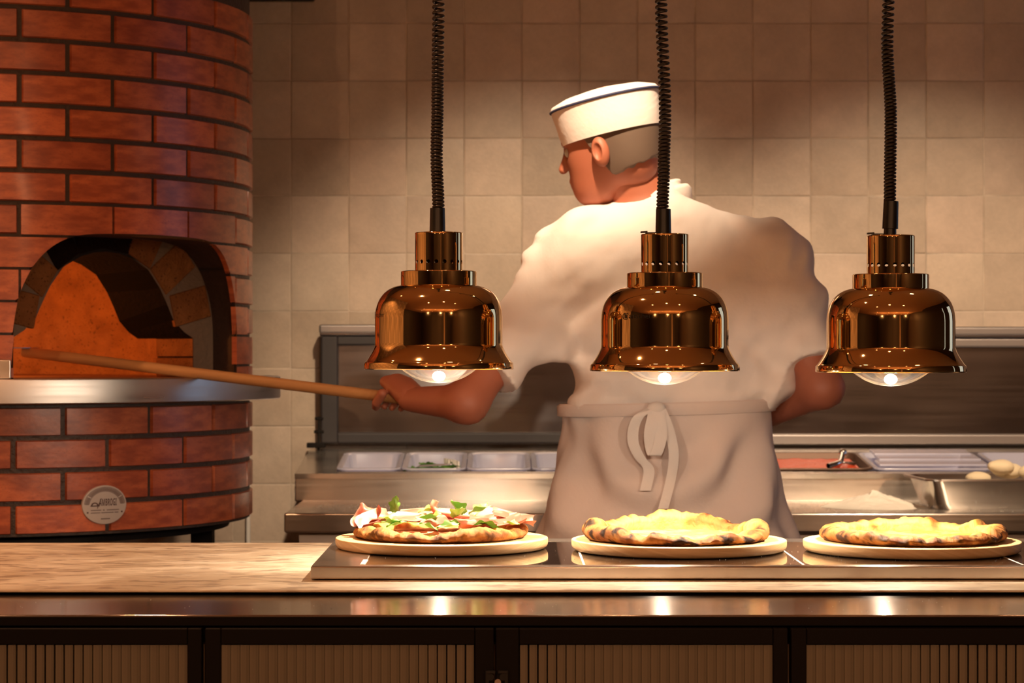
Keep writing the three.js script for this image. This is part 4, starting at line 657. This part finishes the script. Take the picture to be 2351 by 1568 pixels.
// ---------------------------------------------------------------- the cook
function surfaceNets(f, lo, hi, cell) { // smooth mesh of f = 0
  const n = [0, 1, 2].map(i => Math.ceil((hi[i] - lo[i]) / cell) + 1), [nx, ny, nz] = n, val = new Float32Array(nx * ny * nz), id = (i, j, k) => (k * ny + j) * nx + i;
  for (let k = 0; k < nz; k++) for (let j = 0; j < ny; j++) for (let i = 0; i < nx; i++) val[id(i, j, k)] = f(lo[0] + i * cell, lo[1] + j * cell, lo[2] + k * cell);
  const vid = new Int32Array(nx * ny * nz).fill(-1), pos = [], idx = [];
  for (let k = 0; k + 1 < nz; k++) for (let j = 0; j + 1 < ny; j++) for (let i = 0; i + 1 < nx; i++) {
    let s = 0, x = 0, y = 0, z = 0; const c = []; let neg = 0;
    for (let q = 0; q < 8; q++) { const v = val[id(i + (q & 1), j + (q >> 1 & 1), k + (q >> 2))]; c.push(v); if (v < 0) neg++; }
    if (neg === 0 || neg === 8) continue;
    for (let q = 0; q < 8; q++) for (const b of [1, 2, 4]) { const r = q | b; if (r === q) continue; if ((c[q] < 0) === (c[r] < 0)) continue; const t = c[q] / (c[q] - c[r]); x += (q & 1) + (b === 1 ? t : 0); y += (q >> 1 & 1) + (b === 2 ? t : 0); z += (q >> 2) + (b === 4 ? t : 0); s++; }
    vid[id(i, j, k)] = pos.length / 3; pos.push(lo[0] + (i + x / s) * cell, lo[1] + (j + y / s) * cell, lo[2] + (k + z / s) * cell);
  }
  const quad = (a, b, c, d, flip) => { if (a < 0 || b < 0 || c < 0 || d < 0) return; if (flip) idx.push(a, c, b, a, d, c); else idx.push(a, b, c, a, c, d); };
  for (let k = 1; k + 1 < nz; k++) for (let j = 1; j + 1 < ny; j++) for (let i = 1; i + 1 < nx; i++) {
    const v = val[id(i, j, k)] < 0;
    if (v !== val[id(i + 1, j, k)] < 0) quad(vid[id(i, j - 1, k - 1)], vid[id(i, j, k - 1)], vid[id(i, j, k)], vid[id(i, j - 1, k)], !v);
    if (v !== val[id(i, j + 1, k)] < 0) quad(vid[id(i - 1, j, k - 1)], vid[id(i - 1, j, k)], vid[id(i, j, k)], vid[id(i, j, k - 1)], !v);
    if (v !== val[id(i, j, k + 1)] < 0) quad(vid[id(i - 1, j - 1, k)], vid[id(i, j - 1, k)], vid[id(i, j, k)], vid[id(i - 1, j, k)], !v);
  }
  const g = new THREE.BufferGeometry(), nrm = new Float32Array(pos.length), e = cell * 0.5;
  for (let q = 0; q < pos.length; q += 3) { const [x, y, z] = [pos[q], pos[q + 1], pos[q + 2]]; let a = f(x + e, y, z) - f(x - e, y, z), b = f(x, y + e, z) - f(x, y - e, z), c = f(x, y, z + e) - f(x, y, z - e); const l = Math.hypot(a, b, c) || 1; nrm[q] = a / l; nrm[q + 1] = b / l; nrm[q + 2] = c / l; }
  g.setAttribute('position', new THREE.Float32BufferAttribute(pos, 3)); g.setAttribute('normal', new THREE.BufferAttribute(nrm, 3)); g.setIndex(idx);
  return g;
}
const smin = (a, b, k) => { const h = Math.max(k - Math.abs(a - b), 0) / k; return Math.min(a, b) - h * h * k * 0.25; };
function cap(a, b, ra, rb) { const dx = b.x - a.x, dy = b.y - a.y, dz = b.z - a.z, l2 = dx * dx + dy * dy + dz * dz || 1e-9; return (x, y, z) => { const t = clamp(((x - a.x) * dx + (y - a.y) * dy + (z - a.z) * dz) / l2); return Math.hypot(x - a.x - t * dx, y - a.y - t * dy, z - a.z - t * dz) - lerp(ra, rb, t); }; }
function boxOf(pts, pad) { const lo = [1e9, 1e9, 1e9], hi = [-1e9, -1e9, -1e9]; for (const p of pts) [p.x, p.y, p.z].forEach((v, i) => { lo[i] = Math.min(lo[i], v - pad); hi[i] = Math.max(hi[i], v + pad); }); return [lo, hi]; }
const GRIP = at(912, 914, 4.74);                          // where the cook's left hand holds the peel
const PEEL_DIR = at(330, 842, 5.0).sub(GRIP).normalize();
{
  const cook = thing('person', 'cook in white shirt, cap and apron reaching towards the oven with a peel', 'person', V(0, 0, 0));
  const J = { neck: at(1475, 455, 4.79), head: at(1400, 335, 4.77), lSh: at(1312, 590, 4.74), lEl: at(1072, 925, 4.58), lWr: at(940, 917, 4.685), rSh: at(1760, 600, 4.74), rEl: at(1890, 890, 4.66), rWr: at(1745, 962, 4.84), rHand: at(1690, 985, 4.92) };
  // torso stations: picture row, centre, half width, depth of centre, half thickness
  const st = [[425, 1500, 50, 4.80, 0.052], [450, 1505, 72, 4.80, 0.062], [475, 1512, 128, 4.79, 0.078], [505, 1520, 190, 4.78, 0.092], [545, 1525, 238, 4.77, 0.105], [600, 1530, 262, 4.76, 0.115], [680, 1532, 258, 4.75, 0.122], [780, 1535, 240, 4.74, 0.120], [880, 1535, 228, 4.73, 0.116], [960, 1533, 228, 4.72, 0.118], [1080, 1527, 238, 4.72, 0.125], [1180, 1522, 236, 4.72, 0.125], [1260, 1520, 215, 4.72, 0.118]].map(([py, px, hw, d, hz]) => { const p = at(px, py, d); return [p.y, p.x, hw / FOCAL * d, p.z, hz]; });
  function torso(x, y, z) {
    let i = 0; while (i + 2 < st.length && y < st[i + 1][0]) i++;
    const a = st[i], b = st[i + 1], t = clamp((a[0] - y) / (a[0] - b[0])), cx = lerp(a[1], b[1], t), rx = lerp(a[2], b[2], t), cz = lerp(a[3], b[3], t), rz = lerp(a[4], b[4], t);
    const q = Math.pow(Math.pow(Math.abs((x - cx) / rx), 2.4) + Math.pow(Math.abs((z - cz) / rz), 2.4), 1 / 2.4), d = (q - 1) * Math.min(rx, rz);
    return Math.max(d, y - st[0][0], st[st.length - 1][0] - y);
  }
  const hipL = V(st[11][1] - 0.1, st[11][0], st[11][3]), hipR = V(st[11][1] + 0.1, st[11][0], st[11][3]), footL = V(hipL.x - 0.06, 0.09, hipL.z - 0.02), footR = V(hipR.x + 0.06, 0.09, hipR.z + 0.03);
  const lKn = hipL.clone().lerp(footL, 0.48).add(V(0, 0, -0.03)), rKn = hipR.clone().lerp(footR, 0.48).add(V(0, 0, -0.03));
  const limbs = [cap(J.lSh, J.lEl, 0.050, 0.038), cap(J.lEl, J.lWr, 0.039, 0.026), cap(J.rSh, J.rEl, 0.050, 0.038), cap(J.rEl, J.rWr, 0.039, 0.026), cap(J.neck, J.head.clone().add(V(0.02, -0.02, -0.01)), 0.062, 0.056), cap(hipL, lKn, 0.085, 0.06), cap(lKn, footL, 0.055, 0.04), cap(hipR, rKn, 0.085, 0.06), cap(rKn, footR, 0.055, 0.04), cap(footL.clone().add(V(0, -0.045, 0.03)), footL.clone().add(V(-0.02, -0.05, -0.16)), 0.04, 0.035), cap(footR.clone().add(V(0, -0.045, 0.03)), footR.clone().add(V(0.02, -0.05, -0.16)), 0.04, 0.035)];
  const bodyF = (x, y, z) => { let d = torso(x, y, z) + 0.014; for (const l of limbs) d = smin(d, l(x, y, z), 0.03); return d; };
  const [blo, bhi] = boxOf([...Object.values(J), footL, footR], 0.17); blo[1] = -0.02;
  const pieces = [surfaceNets(bodyF, blo, bhi, 0.0125)];
  // head in its own axes: x = face forward, y = up, z = the cook's left (towards the viewer when he looks left)
  const headQ = new THREE.Quaternion().setFromEuler(new THREE.Euler(0, Math.PI + 0.42, 0)); // x turned to picture left and a little away
  headQ.setFromRotationMatrix(new THREE.Matrix4().makeBasis(V(-0.9, -0.16, -0.40).normalize(), V(0, 1, 0), V(0, 0, 1)));
  { const fx = V(-0.88, -0.2, -0.38).normalize(), up = V(-0.16, 1, 0.02), zz = new THREE.Vector3().crossVectors(fx, up).normalize(); up.crossVectors(zz, fx).normalize(); headQ.setFromRotationMatrix(new THREE.Matrix4().makeBasis(fx, up, zz)); }
  // z axis here points to the cook's right, so the viewer sees his left cheek at negative z
  const ell = (cx, cy, cz, rx, ry, rz) => (x, y, z) => { const q = Math.hypot((x - cx) / rx, (y - cy) / ry, (z - cz) / rz); return (q - 1) * Math.min(rx, ry, rz); };
  const hp = [ell(-0.012, 0.035, 0, 0.098, 0.088, 0.076), ell(0.035, -0.03, 0, 0.062, 0.082, 0.062), ell(0.055, -0.082, 0, 0.036, 0.03, 0.034), ell(-0.045, -0.04, 0, 0.05, 0.06, 0.055)];
  const nose = cap(V(0.092, 0.012, 0), V(0.113, -0.024, 0), 0.007, 0.0098), brow = cap(V(0.082, 0.024, -0.03), V(0.082, 0.024, 0.03), 0.010, 0.010), lipU = cap(V(0.093, -0.054, -0.016), V(0.093, -0.054, 0.016), 0.006, 0.006), lipD = cap(V(0.090, -0.064, -0.013), V(0.090, -0.064, 0.013), 0.007, 0.007);
  const ears = [-1, 1].map(s => { const o = ell(-0.006, -0.014, s * 0.082, 0.019, 0.032, 0.014), i = ell(-0.002, -0.012, s * 0.098, 0.011, 0.02, 0.012); return (x, y, z) => Math.max(o(x, y, z), -i(x, y, z)); });
  const eyeHole = [-1, 1].map(s => ell(0.094, 0.006, s * 0.031, 0.014, 0.011, 0.016));
  const headF = (x, y, z) => { let d = hp[0](x, y, z); for (let i = 1; i < 4; i++) d = smin(d, hp[i](x, y, z), 0.035); d = smin(d, brow(x, y, z), 0.015); for (const e of eyeHole) d = -smin(-d, e(x, y, z), 0.012); d = smin(d, nose(x, y, z), 0.012); d = smin(d, lipU(x, y, z), 0.006); d = smin(d, lipD(x, y, z), 0.006); for (const e of ears) d = smin(d, e(x, y, z), 0.006); return d; };
  const toHead = new THREE.Matrix4().compose(J.head, headQ, V(1, 1, 1));
  pieces.push(surfaceNets(headF, [-0.125, -0.125, -0.1], [0.14, 0.135, 0.1], 0.0036).applyMatrix4(toHead));
  // hands
  function hand(wrist, knucklesC, across, normal, chains) { // palm from wrist to knuckles; chains: [[points], radius]
    const parts = [cap(wrist, knucklesC, 0.024, 0.02)];
    for (const o of [-0.028, -0.009, 0.01, 0.028]) parts.push(cap(wrist.clone().addScaledVector(across, o * 0.55), knucklesC.clone().addScaledVector(across, o), 0.017, 0.0125));
    const fingers = chains.map(([pts, r]) => pts.slice(0, -1).map((p, i) => cap(p, pts[i + 1], r * (1 - i * 0.08), r * (0.92 - i * 0.08))));
    const f = (x, y, z) => { let d = 1e9; for (const p of parts) d = smin(d, p(x, y, z), 0.014); for (const ch of fingers) { let e = 1e9; for (const c of ch) e = Math.min(e, c(x, y, z)); d = smin(d, e, 0.005); } return d; };
    const all = [wrist, knucklesC, ...chains.flatMap(c => c[0])], [lo, hi] = boxOf(all, 0.035);
    return surfaceNets(f, lo, hi, 0.003);
  }
  { // left hand closed round the peel
    const ax = PEEL_DIR.clone(), toW = J.lWr.clone().sub(GRIP); toW.addScaledVector(ax, -toW.dot(ax)).normalize();
    let e1 = V(0, 0.35, 1); e1.addScaledVector(ax, -e1.dot(ax)).normalize(); const e2 = new THREE.Vector3().crossVectors(ax, e1).normalize(); if (e2.y < 0) e2.negate();
    const on = (al, deg, r) => GRIP.clone().addScaledVector(ax, al).addScaledVector(e1, Math.cos(deg * Math.PI / 180) * r).addScaledVector(e2, Math.sin(deg * Math.PI / 180) * r);
    const K = on(0, 62, 0.031), ch = [];
    [0.032, 0.011, -0.010, -0.030].forEach((al, i) => { const L = [0.95, 1, 0.96, 0.85][i]; ch.push([[on(al, 62, 0.031), on(al * 0.97, 62 + 62 * L, 0.024), on(al * 0.95, 62 + 125 * L, 0.022), on(al * 0.93, 62 + 185 * L, 0.0215)], [0.0088, 0.009, 0.0086, 0.0078][i]]); });
    ch.push([[on(0.018, -10, 0.035), on(0.034, -50, 0.029), on(0.046, -105, 0.0235), on(0.05, -140, 0.0225)], 0.0102]);
    pieces.push(hand(on(-0.075, 5, 0.045).lerp(J.lWr, 0.75), K, ax, e1, ch));
  }
  { // right hand, loosely bent over the worktop side
    const d = J.rHand.clone().sub(J.rWr).normalize(), acr = new THREE.Vector3().crossVectors(d, V(0, 1, 0)).normalize(), dn = V(0, -1, 0);
    const K = J.rWr.clone().addScaledVector(d, 0.085), ch = [-0.028, -0.009, 0.01, 0.028].map((o, i) => { const L = [0.8, 0.95, 1, 0.93][i], b = K.clone().addScaledVector(acr, o); return [[b, b.clone().addScaledVector(d, 0.036 * L).addScaledVector(dn, 0.012), b.clone().addScaledVector(d, 0.056 * L).addScaledVector(dn, 0.032 * L), b.clone().addScaledVector(d, 0.062 * L).addScaledVector(dn, 0.052 * L)], 0.0088]; });
    const b = J.rWr.clone().addScaledVector(d, 0.03).addScaledVector(acr, 0.025); ch.push([[b, b.clone().addScaledVector(d, 0.03).addScaledVector(acr, 0.022).addScaledVector(dn, 0.01), b.clone().addScaledVector(d, 0.055).addScaledVector(acr, 0.024).addScaledVector(dn, 0.022)], 0.0102]);
    pieces.push(hand(J.rWr, K, acr, dn, ch));
  }
  for (const g of pieces) g.setAttribute('uv', new THREE.BufferAttribute(new Float32Array(g.attributes.position.count * 2), 2));
  part('body', mergeGeometries(pieces), M.skin, cook);
  // eyes
  for (const s of [-1, 1]) { const e = part('eye', new THREE.SphereGeometry(0.0115, 16, 12), M.flour, cook); e.position.copy(V(0.079, 0.005, s * 0.031).applyMatrix4(toHead)); const ir = part('iris', new THREE.SphereGeometry(0.006, 12, 8), M.hair, e); ir.position.copy(V(0.0078, 0, 0).applyQuaternion(headQ)); }
  // hair and short beard: shells over the skull
  const skull = (x, y, z) => { let d = hp[0](x, y, z); for (let i = 1; i < 4; i++) d = smin(d, hp[i](x, y, z), 0.035); return d; };
  const hairF = (x, y, z) => { const d = skull(x, y, z); const side = Math.max(d - 0.006, x - 0.012 - 0.45 * (y + 0.01), y - 0.075, -(y + 0.072 + 0.25 * x + 0.006 * perlin.noise(x * 70, y * 70, z * 70))); return side; };
    const hg = surfaceNets(hairF, [-0.13, -0.13, -0.11], [0.14, 0.135, 0.11], 0.0036).applyMatrix4(toHead);
  hg.setAttribute('uv', new THREE.BufferAttribute(new Float32Array(hg.attributes.position.count * 2), 2));
  tag(part('hair', hg, M.hair, cook), 'short brown hair');
  // shirt with short sleeves
  const cuffL = J.lSh.clone().lerp(J.lEl, 0.80), cuffR = J.rSh.clone().lerp(J.rEl, 0.82), dL = J.lEl.clone().sub(J.lSh).normalize(), dR = J.rEl.clone().sub(J.rSh).normalize();
  const slL = cap(J.lSh, J.lEl, 0.074, 0.062), slR = cap(J.rSh, J.rEl, 0.074, 0.064);
  const shirtF = (x, y, z) => {
    const fold = 0.020 * fbm(x * 7 + y * 5, y * 9 - x * 4, z * 6, 2) + 0.006 * Math.sin(y * 46 + x * 22 + 5 * perlin.noise(x * 5, y * 5, 2)) * sstep(1.45, 1.15, y) + 0.007 * Math.sin(9 * perlin.noise(x * 3.1 + 2, y * 3.6 - x * 1.5, z * 2.5) + y * 14) * sstep(1.0, 1.25, y) + 0.004 * perlin.noise(x * 24 + y * 10, y * 26 - x * 18, z * 10);
    let d = torso(x, y, z);
    const l = Math.max(slL(x, y, z), (x - cuffL.x) * dL.x + (y - cuffL.y) * dL.y + (z - cuffL.z) * dL.z), r = Math.max(slR(x, y, z), (x - cuffR.x) * dR.x + (y - cuffR.y) * dR.y + (z - cuffR.z) * dR.z);
    d = smin(smin(d, l, 0.09), r, 0.09) + fold;
    return Math.max(d, 1.152 - y);
  };
  const [slo, shi] = boxOf([J.lSh, J.rSh, cuffL, cuffR, at(1530, 430, 4.8)], 0.14); slo[1] = 1.13;
  const sg = frontUV(surfaceNets(shirtF, slo, shi, 0.0085)); part('shirt', sg, M.shirt, cook);
  part('collar', (() => { const rows = [], c = at(1498, 452, 4.80); for (const [r, y] of [[0.062, -0.03], [0.074, -0.028], [0.072, 0.004], [0.066, 0.012], [0.060, 0.006], [0.059, -0.03]]) { const q = []; for (let i = 0; i < 40; i++) { const a = i / 40 * 2 * Math.PI; q.push(V(c.x + r * 1.15 * Math.cos(a), c.y + y + 0.012 * Math.cos(a) + 0.004 * Math.sin(3 * a), c.z + r * Math.sin(a))); } rows.push(q); } return frontUV(loft(rows, true, true)); })(), M.shirt, cook);
  // apron skirt wrapped round the hips, with waist band and bow
  const wy = at(1530, 935, 4.72).y, hem = 0.42;
  const wc = V(at(1530, 935, 4.72).x, wy, -4.72);
  const skirt = grid(160, 60, (u, v) => {
    const a = u * 2 * Math.PI, y = lerp(wy, hem, Math.pow(v, 1.15)), dn = wy - y, rx = 0.216 + 0.075 * sstep(0, 0.45, dn), rz = 0.138 + 0.075 * sstep(0, 0.45, dn);
    const s = Math.sin(a), back = sstep(-0.1, 0.8, s), xx = Math.cos(a);
    const drape = 0.018 * Math.sin(Math.hypot(xx * 0.9, dn * 3.2 - 0.0) * 15 + 1.2 * xx) * back * sstep(0.02, 0.1, dn), ver = 0.012 * Math.sin(a * 9 + 2.2 * Math.sin(dn * 6)) * sstep(0.05, 0.4, dn), nz = 0.012 * perlin.noise(Math.cos(a) * 3.2, dn * 9, Math.sin(a) * 3.2);
    const k = 1 + (drape + ver + nz) / 0.2; return V(wc.x + rx * Math.cos(a) * k - 0.01 * dn, y, wc.z + rz * s * k);
  });
  part('apron', frontUV(skirt), M.apron, cook);
  const band = []; for (let i = 0; i < 60; i++) { const a = i / 60 * 2 * Math.PI; band.push([Math.cos(a), Math.sin(a)]); }
  part('waist_band', frontUV(loft([[0.219, 0.141, -0.014], [0.226, 0.147, -0.012], [0.227, 0.148, 0.008], [0.221, 0.143, 0.013]].map(([rx, rz, dy]) => band.map(([c, s]) => V(wc.x + rx * c, wy + dy + 0.006 * c, wc.z + rz * s))), true, true)), M.apron, cook);
  const zb = wc.z + 0.158, ribbon = (pts, w) => { const cu = new THREE.CatmullRomCurve3(pts); const f = grid(2, 28, (u, v) => { const p = cu.getPoint(v); return p.clone().add(V((u - 0.5) * w, 0, 0.003 * Math.sin(v * 14) + (u === 0.5 ? 0.002 : 0))); }); const b = f.clone(); b.translate(0, 0, -0.0018); return metreUV(merge([f, b])); };
  const bp = (px, py, dz = 0) => { const p = at(px, py, 4.56); p.z = zb + dz; return p; };
  for (const [pts, w] of [[[bp(1500, 935, 0.01), bp(1462, 960, 0.02), bp(1452, 1010, 0.02), bp(1468, 1050, 0.018), bp(1488, 1075, 0.022), bp(1480, 1125, 0.024)], 0.022], [[bp(1515, 935, 0.012), bp(1535, 985, 0.02), bp(1545, 1040, 0.022), bp(1538, 1100, 0.028), bp(1520, 1165, 0.034)], 0.02], [[bp(1502, 940, 0.014), bp(1490, 1000, 0.03), bp(1500, 1045, 0.032), bp(1515, 1005, 0.034), bp(1512, 945, 0.016)], 0.024]]) part('apron_string', ribbon(pts, w), M.shirt, cook);
  part('knot', new THREE.SphereGeometry(0.016, 20, 14).scale(1.2, 0.9, 0.7).translate(bp(1507, 938).x, bp(1507, 938).y, zb + 0.008), M.shirt, cook);
  // trousers and shoes under the apron
  const trF = (x, y, z) => { let d = 1e9; for (const i of [5, 6, 7, 8]) d = smin(d, limbs[i](x, y, z) - 0.014, 0.03); return Math.max(d, 0.1 - y); };
  const [tlo, thi] = boxOf([hipL, hipR, footL, footR], 0.14); part('trousers', metreUV(surfaceNets(trF, tlo, thi, 0.016)), M.trousers, cook);
  const shF = (x, y, z) => Math.max(Math.min(limbs[9](x, y, z), limbs[10](x, y, z)) - 0.008, -y + 0.001); const [flo, fhi] = boxOf([footL, footR], 0.26); flo[1] = -0.01; fhi[1] = 0.16; part('shoes', metreUV(surfaceNets(shF, flo, fhi, 0.012)), M.black, cook);
  // cap: band, crown and dark piping
  {
    const cap_ = new THREE.Matrix4().compose(J.head.clone(), headQ, V(1, 1, 1)), el = (r1, r2, y, dx = -0.01) => { const o = []; for (let i = 0; i < 48; i++) { const a = i / 48 * 2 * Math.PI; o.push(V(dx + r1 * Math.cos(a), y, r2 * Math.sin(a))); } return o; };
    const g = loft([el(0.104, 0.084, 0.022), el(0.109, 0.089, 0.020), el(0.113, 0.093, 0.06), el(0.117, 0.098, 0.092), el(0.118, 0.099, 0.097), el(0.114, 0.095, 0.103), el(0.085, 0.07, 0.113), el(0.04, 0.033, 0.119), el(0.001, 0.001, 0.120)], true, true).applyMatrix4(cap_);
    const c = part('cap', frontUV(g), M.shirt, cook); tag(c, 'white cook cap with a dark blue line');
    part('cap_piping', new THREE.TubeGeometry(new THREE.CatmullRomCurve3(el(0.1178, 0.0988, 0.094), true), 96, 0.0028, 6, true).applyMatrix4(cap_), M.navy, c);
  }
}
{ // peel: wooden pole, steel blade in the oven
  const peel = thing('pizza_peel', 'long wooden handled pizza peel reaching from the cook into the oven', 'pizza peel', GRIP.clone());
  const a = PEEL_DIR.clone().multiplyScalar(-0.09), b = PEEL_DIR.clone().multiplyScalar(0.95);
  part('handle', metreUV(rod(a, b, 0.0118, 16)), M.peelWood, peel);
  const bl = part('blade', (() => { const s = new THREE.Shape(); s.absarc(0, 0, 0.10, 0, Math.PI * 2); const g = new THREE.ExtrudeGeometry(s, { depth: 0.002, bevelEnabled: false }); return metreUV(g.rotateX(-Math.PI / 2)); })(), M.steelSoft, peel);
  bl.position.copy(PEEL_DIR.clone().multiplyScalar(1.03)); bl.rotation.set(0, Math.atan2(-PEEL_DIR.z, PEEL_DIR.x), 0);
}

scene.traverse(o => { if (o.isMesh) { o.castShadow = true; o.receiveShadow = true; } });
renderer.render(scene, camera);
